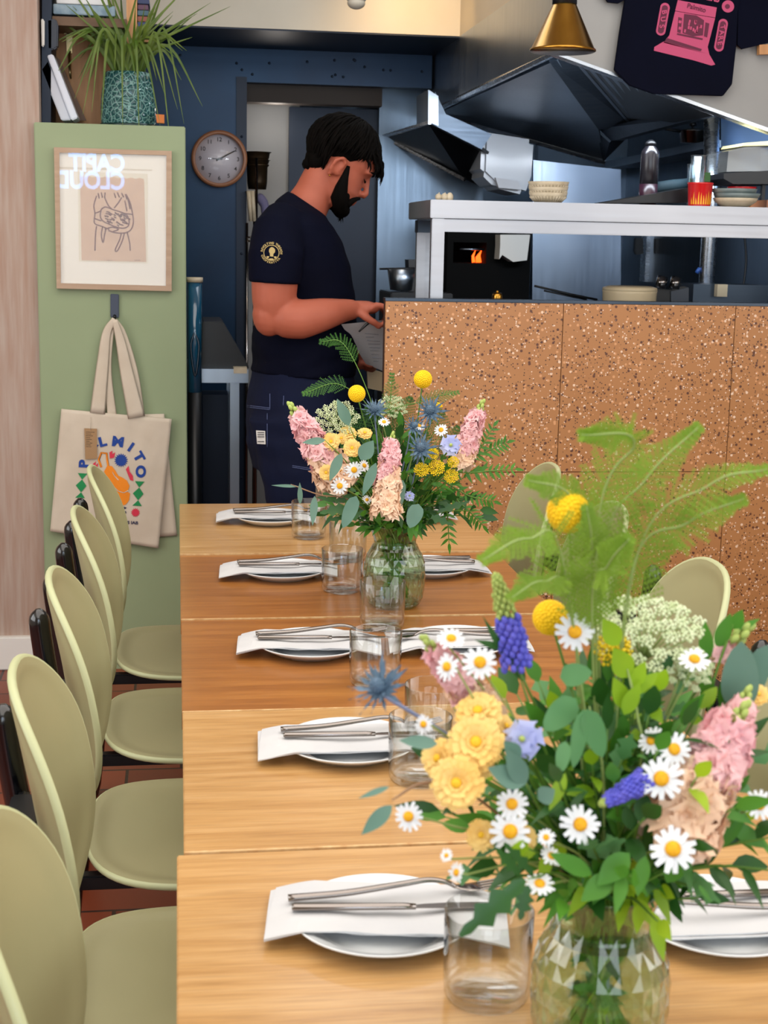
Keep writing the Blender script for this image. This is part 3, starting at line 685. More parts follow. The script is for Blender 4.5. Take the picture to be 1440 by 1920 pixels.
def make_vase(c,label):
    v=Vase(); v.c=Vector(c); v.root=thing('flower_vase',label,'vase',c,'pressed glass vases')
    # diamond-faceted shoulder and body, flared mouth
    prof=[(.046,.002),(.052,.006),(.0575,.02),(.0605,.04),(.0615,.06),(.0612,.08),(.059,.095),(.054,.108),(.047,.118),(.0425,.125),(.0418,.130),(.043,.138),(.0465,.148),(.0505,.158),(.0530,.166)]
    def rad(z):
        for (r1,z1),(r2,z2) in zip(prof,prof[1:]):
            if z<=z2: return lerp(r1,r2,max(0,(z-z1)/(z2-z1)))
        return prof[-1][0]
    mb=MB(); N=18; rows=[.006+.0140*k for k in range(10)]  # lattice rows
    idx={}; vs=[];fs=[]
    for k,z in enumerate(rows):
        for j in range(N):
            q=2*PI*(j+(.5 if k%2 else 0))/N; r=rad(z); vs.append((r*math.cos(q),r*math.sin(q),z)); idx[k,j]=len(vs)-1
    for k in range(1,len(rows)-1):
        for j in range(N):
            if k%2==0: l_,r_=idx[k,j],idx[k,(j+1)%N]; up=idx[k+1,j]; dn=idx[k-1,j]; qa=j+.5
            else: l_,r_=idx[k,j],idx[k,(j+1)%N]; up=idx[k+1,(j+1)%N]; dn=idx[k-1,(j+1)%N]; qa=j+1
            q=2*PI*qa/N; z=rows[k]; rr=rad(z)+.0012; vs.append((rr*math.cos(q),rr*math.sin(q),z)); c_=len(vs)-1
            fs+=[(l_,dn,c_),(dn,r_,c_),(r_,up,c_),(up,l_,c_)]
    mb.add(vs,fs,0,False)
    top=[(r,z) for r,z in prof if z>=.125]
    mb.lathe([(rad(.118),.118),(rad(.125),.125),(rad(.1325),.1325)]+[p for p in top if p[1]>.133]+[(.0545,.167),(.053,.1685),(.0512,.167)],44)
    o=mb.build('faceted_body',M['vase_glass'],None); o.parent=v.root
    b=MB().lathe([(0,.0),(.044,.0),(.0465,.003),(.052,.0065),(.050,.011),(.040,.012),(0,.010)],44); o=b.build('thick_base',M['vase_glass'],None); o.parent=v.root
    wt=MB().lathe([(0,.013),(.048,.014),(.0555,.03),(.0575,.06),(.0565,.078),(0,.078)],40)
    wm=glassmat('vase_water',(.93,.96,.90),.6,.02,.0); o=wt.build('water',wm,None); o.parent=v.root
    return v
def inside(v,g,z,rmax): 
    q=g.uniform(0,2*PI); r=rmax*math.sqrt(g.random()); return v.c+Vector((r*math.cos(q),r*math.sin(q),z))
def stempath(v,g,head,end=None,bulge=.3):
    n=inside(v,g,.135,.028); d=(n-v.c); b=v.c+Vector((-d.x*1.1,-d.y*1.1,.016+.012*g.random()))
    mid=n.lerp(head,.5); mid.z+= bulge*(Vector((head.x-n.x,head.y-n.y,0)).length)*.4
    return bez([b,n,mid,head],7)
FGROUP={'daisy':'white daisies','mum':'pale yellow chrysanthemums','ball':'yellow ball flowers','thistle':'blue sea holly','yarrow':'yellow yarrow clusters'}
NAME={'daisy':('daisy','flower'),'mum':('chrysanthemum','flower'),'ball':('craspedia','flower'),'thistle':('sea_holly','flower'),'veronica':('veronica_spike','flower'),'veronica2':('veronica_spike','flower'),'yarrow':('yarrow','flower'),'umbel':('umbel_flower','flower'),'blue':('pale_blue_flower','flower'),'stockbud':('stock_flower','flower')}
G=random.Random(5)
def flower(v,kind,px,py,Y,label,size=None,face=None,tipto=None,stem='stem',sr=.0013,spin=None,group=None,straight=False):
    """size in photo pixels (radius for discs, length for spikes)"""
    pos=P(px,py,Y=Y); z=(pos-EYE).dot(FW)
    nm,cat=NAME.get(kind,('stock_flower','flower'))
    if tipto: 
        tp=P(tipto[0],tipto[1],Y=tipto[2] if len(tipto)>2 else Y); d=tp-pos; L=d.length
        base={'stockA':.115,'stockB':.085,'stockC':.165,'stockD':.125,'stockE':.10,'stockP':.06,'veronica':.07,'veronica2':.05,'stockbud':.02}[kind]; s=L/base*.92; rot=align(d)
    else:
        base={'daisy':.0155,'mum':.0205,'ball':.0165,'thistle':.03,'yarrow':.02,'umbel':.05,'blue':.0165}[kind]; s=size*z/FPX/base
        tocam=(EYE-pos).normalized(); f=face or (0,0); d=tocam+RT*f[0]+UP*f[1]; rot=align(d)@Matrix.Rotation(G.uniform(0,6),4,'Z')
    t=thing(nm,label,cat,pos,group)
    for part,me in PROTO[kind]:
        o=bpy.data.objects.new(part,me); COL.objects.link(o); o.parent=t; o.matrix_basis=rot@Matrix.Scale(s,4)
    dn=d.normalized(); back=pos-dn*(.004 if not kind=='ball' else .014)
    if kind=='umbel': back=pos-dn*.04*s
    if kind=='yarrow': back=pos-dn*.022*s
    path=stempath(v,G,back)
    if kind in('daisy','mum','blue','thistle') : path=path[:-3]+[pos-dn*.012,back]
    MB().tube(path,[sr*1.9]*7+[sr*1.4]*(len(path)-13)+[sr]*6,6).build('stem',F[stem],t)
    return t
def leafmesh(mb,base,d,L,W,up=Vector((0,0,1)),shape='ovate',droop=.2,m=0,n=5,roll=0,fold=.15):
    d=Vector(d).normalized(); side=d.cross(up)
    side=side.normalized() if side.length>1e-3 else Vector((1,0,0)); nrm=side.cross(d).normalized()
    if roll: 
        q=Matrix.Rotation(roll,3,d); side=q@side; nrm=q@nrm
    vs=[];fs=[]
    for i in range(n+1):
        t=i/n
        if shape=='ovate': w=math.sin(PI*(t**.8))**.9
        elif shape=='round': w=math.sin(PI*min(.999,t**.75))**.55
        elif shape=='lance': w=math.sin(PI*t**.7)**1.1
        elif shape=='lobed': w=max(.12,math.sin(PI*t**.9)*(1.0 if i%2 else .42))
        w=max(w,.04)*W*.5
        c=base+d*L*t+Vector((0,0,-droop*L*t*t))
        for s in (-1,0,1): vs.append(c+side*w*s+nrm*(w*fold*abs(s)))
    for i in range(n):
        for k in range(2): a=i*3+k; fs.append((a,a+1,a+4,a+3))
    mb.add(vs,fs,m,True)
def spray(v,name,tip,label,leaf,n,L,W,g,stem='stem',shape='ovate',frm=.4,cat='foliage',group=None,pts=None,pair=False,sr=.0011,spread=.9,droop=.2,nseg=5,facing=.5):
    tip=Vector(tip); path=bez(pts,8) if pts else stempath(v,g,tip)
    t=thing(name,label,cat,tip,group); MB().tube(path,[sr*2.0]*7+[sr*1.3]*(len(path)-12)+[sr,sr,sr*.9,sr*.8,sr*.6],6).build('stem',F[stem],t)
    mb=MB(); K=len(path)
    for i in range(n):
        u=frm+(1-frm)*(i+.3)/n; k=min(K-2,int(u*(K-1))); fr=u*(K-1)-k; p=path[k].lerp(path[k+1],min(1,fr)); ax=(path[k+1]-path[k]).normalized()
        for q_ in ((0,1) if pair else (0,)):
            q=g.uniform(0,6.28) if not pair else (q_*PI+g.uniform(-.3,.3)); 
            o=ax.orthogonal().normalized(); o=Matrix.Rotation(q,3,ax)@o; toc=(EYE-p).normalized()
            if pair: o=(ax.cross(toc)).normalized()*(1 if q_ else -1)
            d=(ax*.65+o*spread).normalized(); s=g.uniform(.75,1.1)*(1-.25*u)
            leafmesh(mb,p,d,L*s,W*s,up=(toc*facing+Vector((g.uniform(-.5,.5),g.uniform(-.5,.5),.6))).normalized(),shape=shape,droop=droop*g.uniform(.3,1.4),n=nseg)
    ax=(path[-1]-path[-2]).normalized(); leafmesh(mb,path[-1],ax,L*.8,W*.8,up=(EYE-tip).normalized(),shape=shape,n=nseg)
    mb.build('leaves',F[leaf],t); return t
def fern(v,tip,label,g,matn='fern',Lf=.16,pts=None,wid=.05,np_=24,group=None,nn=11):
    tip=Vector(tip); path=bez(pts,9) if pts else stempath(v,g,tip,bulge=.5)
    t=thing('asparagus_fern',label,'foliage',tip,group); MB().tube(path,[.0009]*(len(path)-4)+[.0008,.0007,.0005,.0004],5).build('stem',F['stem_pale' if matn=='fern' else 'stem'],t)
    # arc length from tip
    cum=[0]
    for a,b in zip(path[::-1],path[::-1][1:]): cum.append(cum[-1]+(a-b).length)
    rp=path[::-1]
    def at(s):
        for i in range(len(cum)-1):
            if cum[i+1]>=s: f=(s-cum[i])/max(1e-6,cum[i+1]-cum[i]); return rp[i].lerp(rp[i+1],f),(rp[i]-rp[i+1]).normalized()
        return rp[-1],(rp[-2]-rp[-1]).normalized()
    mb=MB(); toc=(EYE-tip).normalized()
    pl=(toc+Vector((g.uniform(-.5,.5),g.uniform(-.5,.5),g.uniform(.1,.8)))).normalized()
    for i in range(np_):
        s=Lf*(i+.5)/np_; p,ax=at(s); l=wid*min(1,(s/Lf*1.6)**.7)*g.uniform(.8,1.1); l=max(l,.006)
        for sg in (-1,1):
            o=ax.cross(pl).normalized()*sg; d=(ax*.8+o).normalized(); e=p+d*l+Vector((0,0,-.1*l))
            nr=d.cross(pl).normalized(); wq=.00035
            mb.add([p-nr*wq,p+nr*wq,e+nr*wq,e-nr*wq],[(0,1,2,3)])
            for k in range(nn):
                f=(k+.7)/nn; c=p.lerp(e,f); ln=.0072*(1-.55*f)*g.uniform(.8,1.15)*(wid/.05)**.3
                for s2 in (-1,1):
                    q=(d*.6+nr*s2+pl*g.uniform(-.35,.35)).normalized(); w2=.00055; b=q.cross(pl).normalized()*w2
                    mb.add([c-b,c+b,c+q*ln],[(0,1,2)])
    mb.build('fronds',F[matn],t); return t
# ---------------------------------------------------------------- near bouquet
b1=P(1125,1840,Z=.82); V1=make_vase((b1.x,b1.y,TZ),'green tinted glass vase with diamond facets, nearest, at the bottom of the frame')
Yv=b1.y; g=random.Random(21)
nb='in the near bouquet'
# dense inner foliage first (the dark green heart of the bouquet)
kinds=[('leafy_stem','dark','ovate',.046,.021),('leafy_stem','leaf','lance',.056,.016),('leafy_stem','lime','ovate',.036,.016),('leafy_stem','leaf','ovate',.036,.017),('leafy_stem','glaucous','lobed',.045,.026),('leafy_stem','dark','lance',.055,.013)]
for i in range(110):
    q=i*2.39996; e=(i+.5)/110; el=R(lerp(8,88,e**.8)); rr=g.uniform(.11,.185)
    d=Vector((math.cos(q)*math.cos(el),math.sin(q)*math.cos(el)*.9,math.sin(el)))
    tip=V1.c+Vector((-.004,0,.155))+Vector((d.x*rr,d.y*rr,d.z*rr*1.12))
    k=kinds[i%6]
    spray(V1,k[0],tip,'green leafy stem filling the heart of the near bouquet',k[1],g.randint(5,8),k[3],k[4],g,shape=k[2],frm=.45,group='leafy filler stems of the near bouquet',spread=.8,droop=.35)
for i in range(16):
    q=i*2.39996; rr=g.uniform(.05,.085); tip=V1.c+Vector((math.cos(q)*rr,math.sin(q)*rr,.165+g.uniform(0,.045)))
    spray(V1,'leafy_stem',tip,'short leafy stem drooping over the rim of the near vase',['leaf','dark','lime','leaf'][i%4],9,.034,.015,g,frm=.06,group='leafy stems over the near vase rim',spread=1,droop=.5)
# named flowers: px, py, depth offset, radius px, facing, label
D=[(1078,1185,-.03,36,(0,.1),'topmost facing daisy of the near bouquet, right of the violet spike'),(900,1242,-.05,33,(0,.3),'daisy at the pink stock flower\'s right side, upper left of the near bouquet'),(838,1250,-.06,26,(-.8,.1),'narrow side-on daisy in front of the upper left pink flowers'),(846,1197,-.03,27,(.1,1.1),'flattened daisy above the upper left pink flowers, seen edge on'),
(960,1508,-.09,31,(-.1,.3),'smaller daisy just above the lower left large daisy'),(957,1559,-.10,39,(-.1,0),'large facing daisy at lower left of the near bouquet'),(1088,1546,-.10,37,(.1,.1),'daisy low in the middle of the near bouquet, left of the stock'),(1240,1460,-.10,41,(0,.1),'daisy touching the right end of the purple spike'),
(1264,1405,-.08,33,(.4,.2),'half hidden daisy tucked against the pink stock flower'),(1222,1388,-.07,28,(-.7,.6),'pale daisy seen from behind above the one by the purple spike'),(1262,1592,-.14,43,(0,.1),'biggest daisy, at the foot of the peach stock flower'),(1424,1509,-.09,29,(.3,.1),'daisy at the right edge of the frame'),(766,1531,-.08,28,(-.3,-.1),'lone daisy on a thin stem, furthest left of the near bouquet'),
(1302,1236,-.02,30,(.2,1.0),'flattened daisy under the pale umbel at upper right'),(856,1636,-.10,20,(-1.2,.2),'side-on small daisy hanging lower left above the tumbler'),(1012,1657,-.12,29,(.2,1.3),'edge-on daisy just above the near vase rim'),(1034,1605,-.11,22,(.7,.8),'small edge-on daisy above the vase rim, lower middle'),(1024,1570,-.11,17,(0,.3),'small daisy bud between the two lower daisies'),(794,1358,-.06,19,(-.5,0),'tiny daisy in front of the second table\'s tumbler'),(837,1604,-.10,13,(-.5,.3),'tiny yellow centred daisy bud at lower left')]
for x,y,dy,s,f,l in D: flower(V1,'daisy',x,y,Yv+dy,l,s,f,group='white daisies of the near bouquet',stem='stem_pale',sr=.0009)
Mm=[(897,1335,-.06,46,(-.3,.9),'tilted upper pale yellow mum, topmost of the left cluster'),(892,1392,-.08,54,(0,.2),'largest pale yellow mum of the left cluster'),(822,1422,-.07,38,(-.6,.1),'leftmost pale yellow mum of the cluster'),(856,1468,-.10,50,(-.1,0),'lowest pale yellow mum of the left cluster'),(903,1566,-.08,30,(-.2,.1),'pale yellow mum half hidden behind the lower left daisies'),(948,1362,-.06,26,(1,.7),'side-on golden mum right of the largest mum'),(982,1572,-.08,28,(.4,.1),'pale yellow mum behind the large lower left daisy'),(1421,1302,0,22,(.2,.6),'small golden mum at the right edge beside the blue-green leaf'),(905,1430,-.06,34,(.6,-.2),'pale yellow mum tucked between the two largest mums')]
for x,y,dy,s,f,l in Mm: flower(V1,'mum',x,y,Yv+dy,l,s,f,group='pale yellow mums of the near bouquet')
flower(V1,'stockA',1262,1560,Yv-.08,'big pink and peach stock flower, right side of the near bouquet',tipto=(1398,1322,Yv-.06),sr=.0024)
flower(V1,'stockP',1295,1572,Yv-.07,'peach stock flower at the foot of the big pink one, near bouquet',tipto=(1238,1485,Yv-.07),sr=.002)
flower(V1,'stockB',1345,1450,Yv-.055,'pink stock flower behind the big one at the right edge',tipto=(1400,1300,Yv-.03),sr=.002)
flower(V1,'stockE',905,1330,Yv+.0,'pink stock flower leaning left at upper left of the near bouquet',tipto=(798,1200,Yv-.01),sr=.002)
flower(V1,'stockbud',1345,1235,Yv+.02,'pink bud by the dark oval leaves at upper right',tipto=(1380,1200,Yv+.02))
flower(V1,'ball',1065,960,Yv-.02,'big blurred yellow ball flower standing tall over the near bouquet',41,stem='stem_pale',sr=.0016)
flower(V1,'ball',1032,1158,Yv+.03,'yellow-green ball flower low among the ferns of the near bouquet',34)
flower(V1,'yarrow',1150,1215,Yv-.02,'lime yellow flower cluster in the top middle of the near bouquet',38,(0,.6))
flower(V1,'veronica',972,1250,Yv-.03,'upright violet-blue spike with a long green tip, upper left',tipto=(926,1062,Yv-.03))
flower(V1,'veronica2',1212,1462,Yv-.09,'purple-blue spike lying sideways in the middle of the near bouquet',tipto=(1118,1512,Yv-.10))
flower(V1,'blue',980,1386,Yv-.08,'pale blue ruffled flower right of the yellow mums',36,(-.2,.1))
flower(V1,'umbel',1210,1165,Yv+.02,'wide pale green lacy umbel, top right of the near bouquet',122,(.1,1.3),stem='stem_pale',sr=.0016)
flower(V1,'umbel',1290,1240,Yv+.0,'smaller pale umbel under the wide one at right',60,(.5,1.0),stem='stem_pale')
flower(V1,'thistle',712,1292,Yv-.04,'blue-green sea holly reaching furthest left on a bluish stem',62,(-.4,.6),stem='stem_blue',sr=.0018)
gg=random.Random(31)
def P1(x,y,dy=0): return P(x,y,Y=Yv+dy)
neck=V1.c+Vector((0,0,.14))
fl=[((905,1050),(990,1010),(1060,1070),'lacy fern frond pointing left across the fourth table corner',.05,.17),((1090,815),(1190,830),(1120,1000),'blurred fern frond arching above the yellow ball flower',.045,.15),((1310,800),(1210,900),(1130,1060),'fern frond reaching up to the right over the terrazzo tiles',.045,.17),((1438,880),(1330,910),(1190,1060),'fern frond touching the right edge of the frame',.05,.20),((1395,935),(1290,980),(1180,1090),'fern frond below the one touching the right edge',.05,.18),((990,900),(1070,930),(1110,1060),'fern frond just behind the yellow ball flower',.04,.13),((1100,950),(1110,1020),(1110,1120),'upright fern frond in the top middle of the near bouquet',.045,.14),((1180,1010),(1140,1060),(1110,1150),'fern frond right of the yellow ball flower\'s stem',.05,.13),((960,1120),(1020,1090),(1070,1150),'fern frond low behind the violet spike',.04,.10)]
for a,b,c,l,wd,Lf in fl:
    dy=gg.uniform(-.10,-.02); fern(V1,P1(*a,dy),l,gg,pts=[neck,P1(*c,dy*.4),P1(*b,dy*.8),P1(*a,dy)],wid=wd*.7,Lf=Lf*.85,np_=30,nn=9)
def ovals(v,items,leaf,name,label,stem,pts,group=None,shape='ovate',sr=.001):
    """one twig with individually placed leaves: items=(base px, tip px, width px, Y)"""
    tip=pts[-1]; t=thing(name,label,'foliage',tip,group); path=bez(pts,8)
    MB().tube(path,[sr*1.2]*(len(path)-3)+[sr,sr*.8,sr*.6],6).build('stem',F[stem],t)
    mb=MB()
    for bx,by,tx,ty,wp,Y in items:
        a=P(bx,by,Y=Y); b=P(tx,ty,Y=Y-.004); z=(a-EYE).dot(FW); leafmesh(mb,a,b-a,(b-a).length,wp*z/FPX,up=((EYE-a).normalized()+Vector((.1,0,.2))).normalized(),shape=shape,droop=.0,n=8)
    mb.build('leaves',F[leaf],t); return t
y0=Yv
ovals(V1,[(1385,1330,1390,1203,70,y0),(1400,1300,1438,1210,50,y0+.03)],'euc','eucalyptus_twig','large blue-green oval leaves at the right edge, above the pink stock','stem',[neck,P1(1330,1450,0),P1(1385,1320,0)],shape='round')
ovals(V1,[(1325,1240,1322,1165,28,y0+.02),(1375,1180,1392,1143,26,y0+.02),(1345,1215,1370,1150,30,y0+.02),(1330,1330,1322,1250,30,y0+.01),(1362,1335,1360,1260,32,y0+.01),(1385,1180,1425,1160,12,y0+.02)],'leaf','green_leaf_twig','twig with glossy oval green leaves standing at upper right','stem',[neck,P1(1300,1420,0),P1(1340,1270,.01),P1(1375,1170,.02)])
ovals(V1,[(975,1425,945,1390,34,y0-.09),(985,1470,915,1440,44,y0-.10),(985,1472,950,1405,40,y0-.10),(1010,1500,1040,1480,36,y0-.09),(820,1395,748,1388,26,y0-.09)],'euc','eucalyptus_twig','blue-green oval leaves under the pale blue flower','stem',[neck,P1(1040,1560,-.05),P1(985,1470,-.10)])
ovals(V1,[(735,1510,678,1565,30,y0-.10),(730,1475,672,1497,12,y0-.10)],'euc','eucalyptus_twig','thin reddish twig with a hanging blue-green leaf at far left','stem_red',[neck,P1(900,1500,-.05),P1(800,1468,-.09),P1(735,1500,-.10)])
ovals(V1,[(1080,1310,1020,1370,50,y0-.06),(1100,1330,1130,1420,44,y0-.08),(1095,1330,1075,1440,30,y0-.08),(1050,1270,1110,1260,44,y0-.05),(1060,1390,1050,1450,28,y0-.09)],'glaucous','columbine_leaf','soft green lobed leaves in the middle of the near bouquet','stem_pale',[neck,P1(1130,1450,-.06),P1(1105,1325,-.07)],shape='round')
ovals(V1,[(1180,1270,1150,1215,46,y0-.05),(1185,1290,1210,1240,30,y0-.05),(1175,1330,1150,1270,34,y0-.05),(1190,1300,1235,1260,26,y0-.05),(1060,1450,1030,1520,26,y0-.09),(1160,1210,1130,1160,40,y0-.04),(1170,1340,1200,1280,30,y0-.06)],'lime','lime_leaf_stem','bright lime green leaves at the top centre of the near bouquet','stem_pale',[neck,P1(1200,1440,-.05),P1(1195,1340,-.06),P1(1175,1250,-.05)])
ovals(V1,[(985,1650,862,1755,62,y0-.15),(975,1640,930,1590,34,y0-.13),(990,1660,975,1725,40,y0-.14),(1000,1640,945,1580,30,y0-.12)],'dark','chrysanthemum_leaf','dark green lobed leaf drooping over the near tumbler','stem',[neck,P1(1060,1640,-.06),P1(990,1648,-.14)],shape='lobed')
ovals(V1,[(1210,1605,1195,1680,30,y0-.13),(1250,1655,1290,1585,40,y0-.1),(1330,1590,1400,1530,36,y0-.08),(1370,1545,1438,1590,34,y0-.08),(1150,1640,1090,1690,44,y0-.12),(1110,1640,1030,1600,34,y0-.12),(1180,1600,1120,1660,46,y0-.12),(1330,1560,1390,1500,40,y0-.08),(1310,1660,1334,1692,10,y0-.13)],'leaf','green_leaf_twig','broad green leaves low at right of the near bouquet','stem',[neck,P1(1200,1660,-.06),P1(1290,1610,-.08)])
ovals(V1,[(950,1235,905,1155,14,y0-.03),(940,1215,890,1200,14,y0-.03),(985,1280,940,1200,22,y0-.02)],'dark','leafy_stem','dark pointed leaves beside the violet spike','stem',[neck,P1(1020,1400,-.04),P1(975,1270,-.03)],shape='lance')
# ---------------------------------------------------------------- far bouquet
b2=P(738,1135,Z=TZ); V2=make_vase((b2.x,b2.y,TZ),'green tinted glass vase with diamond facets, further one, on the fourth table')
Yf=b2.y; g=random.Random(77)
for i in range(88):
    q=i*2.39996; e=(i+.5)/88; el=R(lerp(8,88,e**.8)); rr=g.uniform(.11,.19)
    d=Vector((math.cos(q)*math.cos(el),math.sin(q)*math.cos(el)*.9,math.sin(el)))
    tip=V2.c+Vector((0,0,.15))+Vector((d.x*rr,d.y*rr,d.z*rr*1.1)); k=kinds[(0,1,3,4,5)[i%5]]
    spray(V2,k[0],tip,'green leafy stem filling the heart of the further bouquet',k[1] if k[1]!='glaucous' else 'dark',g.randint(5,8),k[3],k[4],g,shape=k[2],frm=.45,group='leafy filler stems of the further bouquet',spread=.8,droop=.35)
for i in range(14):
    q=i*2.39996; rr=g.uniform(.05,.085); tip=V2.c+Vector((math.cos(q)*rr,math.sin(q)*rr,.165+g.uniform(0,.04)))
    spray(V2,'leafy_stem',tip,'short leafy stem drooping over the rim of the further vase',['leaf','dark','leaf','leaf'][i%4],9,.032,.014,g,frm=.06,group='leafy stems over the further vase rim',spread=1,droop=.5)
def P2(x,y,dy=0): return P(x,y,Y=Yf+dy)
D2=[(664,881,-.13,16,(0,0),'facing daisy left of centre in the further bouquet'),(637,911,-.14,16,(-.1,0),'lowest left daisy of the further bouquet'),(683,873,-.12,12,(.6,.5),'small daisy touching the facing one, further bouquet'),(638,883,-.12,12,(-.5,.3),'small daisy above the lowest left one, further bouquet'),(720,791,-.08,11,(.1,.9),'tiny daisy above the central pink stock flower'),(786,798,-.08,11,(.3,.9),'tiny daisy right of the blue sea holly, further bouquet'),(688,937,-.12,9,(.2,.3),'tiny daisy beside the foot of the central peach stock'),(827,806,-.08,13,(-.2,.5),'small pale daisy above the light blue flower')]
for x,y,dy,s,f,l in D2: flower(V2,'daisy',x,y,Yf+dy,l,s,f,group='white daisies of the further bouquet',stem='stem_pale',sr=.0009)
for x,y,dy,s,f,l in [(660,840,-.13,17,(0,.1),'facing yellow mum of the further bouquet'),(621,828,-.11,17,(-.2,.2),'yellow mum behind the left grey-green leaf'),(652,812,-.08,17,(0,.8),'upper yellow mum of the further bouquet, tilted'),(612,886,-.13,15,(-.3,0),'yellow mum low at left of the further bouquet'),(684,812,-.08,14,(.1,.9),'small yellow mum right of the tilted one'),(640,822,-.09,12,(0,.6),'small yellow mum between the two larger ones')]: flower(V2,'mum',x,y,Yf+dy,l,s,f,group='yellow mums of the further bouquet')
flower(V2,'ball',793,711,Yf-.02,'yellow ball flower, tallest of the further bouquet',17.5,stem='stem',sr=.0015)
flower(V2,'ball',669,738,Yf-.06,'yellow ball flower at upper left of the further bouquet',16.5,sr=.0015)
flower(V2,'ball',822,762,Yf+.03,'small yellow-green ball flower at the right of the further bouquet',8)
flower(V2,'stockD',636,905,Yf-.10,'pink and peach stock flower leaning left, further bouquet',tipto=(543,757,Yf-.08),sr=.0024)
flower(V2,'stockC',722,960,Yf-.15,'central pink and peach stock flower of the further bouquet',tipto=(737,806,Yf-.12),sr=.0024)
flower(V2,'stockE',862,868,Yf-.06,'pink stock flower leaning right, further bouquet',tipto=(904,756,Yf-.05),sr=.0024)
flower(V2,'thistle',806,772,Yf-.07,'blue sea holly below the tallest yellow ball flower',34,(0,.5),stem='stem_blue'); flower(V2,'thistle',702,770,Yf-.05,'blue sea holly at upper centre left',30,(0,.7),stem='stem_blue'); flower(V2,'thistle',788,842,Yf-.12,'blue sea holly between the central stock and the yarrow',34,(.1,.5),stem='stem_blue'); flower(V2,'thistle',775,800,Yf-.08,'blue sea holly in the middle of the further bouquet',26,(.5,.5),stem='stem_blue')
flower(V2,'blue',845,835,Yf-.12,'violet-blue ruffled flower, right side of the further bouquet',19,(.1,.2)); flower(V2,'blue',768,930,Yf-.12,'small pale blue flower low beside the central stock',10,(.2,.6))
for x,y,s,l in [(790,880,15,'left yellow yarrow cluster'),(818,876,17,'middle yellow yarrow cluster'),(846,892,15,'right yellow yarrow cluster'),(812,850,12,'small upper yellow yarrow cluster'),(850,866,12,'upper right yellow yarrow cluster')]: flower(V2,'yarrow',x,y,Yf-.13,l+' of the further bouquet',s,(0,.35))
flower(V2,'umbel',630,782,Yf-.07,'pale green lacy umbel at left of the further bouquet',46,(-.1,.6),stem='stem_pale'); flower(V2,'umbel',735,758,Yf+.02,'yellow-green umbel at the top middle of the further bouquet',32,(0,.9),stem='stem_pale')
nk=V2.c+Vector((0,0,.14)); yf=Yf
ovals(V2,[(655,798,632,748,22,yf-.12)],'euc','eucalyptus_twig','long grey-green leaf crossing the pale umbel, further bouquet','stem',[nk,P2(690,880,-.08),P2(655,798,-.12)])
ovals(V2,[(610,825,567,830,14,yf-.15)],'euc','eucalyptus_twig','grey-green leaf lying across the left stock flower','stem',[nk,P2(660,880,-.1),P2(610,826,-.15)])
ovals(V2,[(640,850,618,902,20,yf-.16),(676,862,700,826,30,yf-.15),(705,868,680,930,20,yf-.17)],'euc','eucalyptus_twig','three grey-green oval leaves around the facing yellow mum','stem',[nk,P2(700,900,-.12),P2(690,860,-.16)])
ovals(V2,[(668,930,643,990,26,yf-.16),(785,945,768,990,30,yf-.16),(755,900,745,960,18,yf-.14)],'euc','eucalyptus_twig','grey-green leaves hanging over the further vase\'s rim','stem',[nk,P2(700,960,-.1),P2(670,928,-.16)],shape='round')
ovals(V2,[(560,912,509,910,6,yf-.15),(563,945,562,905,10,yf-.15),(590,930,586,985,15,yf-.15)],'euc','eucalyptus_twig','thin twig reaching left over the furthest tumbler','stem_red',[nk,P2(660,940,-.1),P2(600,928,-.15),P2(545,908,-.15)])
gg=random.Random(9)
for a,b,l in [((925,800),(890,850),'leafy twig at the right of the further bouquet, topmost'),((965,880),(900,885),'leafy twig reaching furthest right from the further bouquet'),((925,940),(880,930),'leafy twig below the right side of the further bouquet'),((842,1018),(835,950),'leafy twig hanging down right of the further vase'),((905,985),(870,950),'lower leafy twig at the right of the further bouquet'),((950,830),(905,850),'slender leafy twig in front of the terrazzo, further bouquet')]:
    spray(V2,'pistachio_leaf_twig',P2(*a,-.03),l,'leaf',9,.027,.0085,gg,pts=[nk,P2(800,900,-.03),P2(*b,-.04),P2(*a,-.03)],frm=.5,pair=True,shape='lance',droop=.1,facing=1)
ovals(V2,[(650,940,605,925,24,yf-.12),(660,950,600,962,26,yf-.13),(690,960,620,975,26,yf-.12),(820,960,880,940,18,yf-.1),(800,965,850,985,20,yf-.1)],'dark','chrysanthemum_leaf','dark jagged leaves at the lower left of the further bouquet','stem',[nk,P2(700,950,-.08),P2(650,945,-.12)],shape='lobed')
for a,b,l,dk in [((600,640),(650,652),'dark fern frond in front of the man\'s trousers and forearm','fern_dark'),((568,738),(640,722),'dark fern frond pointing left beneath the man\'s hand','fern_dark'),((735,700),(730,760),'fern frond standing beside the left yellow ball flower','fern_dark'),((860,735),(800,750),'dark fern frond right of the tallest yellow ball','fern_dark')]:
    fern(V2,P2(*a,-.02),l,gg,matn=dk,pts=[nk,P2(710,800,-.03),P2(*b,-.02),P2(*a,-.02)],wid=.024,Lf=.09,np_=14,nn=7)
for a,b,l,dk in [((770,745),(750,790),'dark fern filling the upper middle of the further bouquet','fern_dark'),((690,760),(700,800),'dark fern behind the umbel of the further bouquet','fern_dark'),((830,770),(800,830),'dark fern behind the right sea holly','fern_dark'),((745,775),(740,830),'dark fern right above the central stock','fern_dark'),((860,800),(820,860),'dark fern behind the pale blue flower','fern_dark'),((650,770),(680,830),'dark fern behind the yellow mums','fern_dark'),((800,810),(780,860),'dark fern between the sea hollies','fern_dark')]:
    fern(V2,P2(*a,.02),l,gg,matn=dk,pts=[nk,P2(730,860,0),P2(*b,.02),P2(*a,.02)],wid=.05,Lf=.12,np_=18,nn=9)
from mathutils.bvhtree import BVHTree
_BV={}
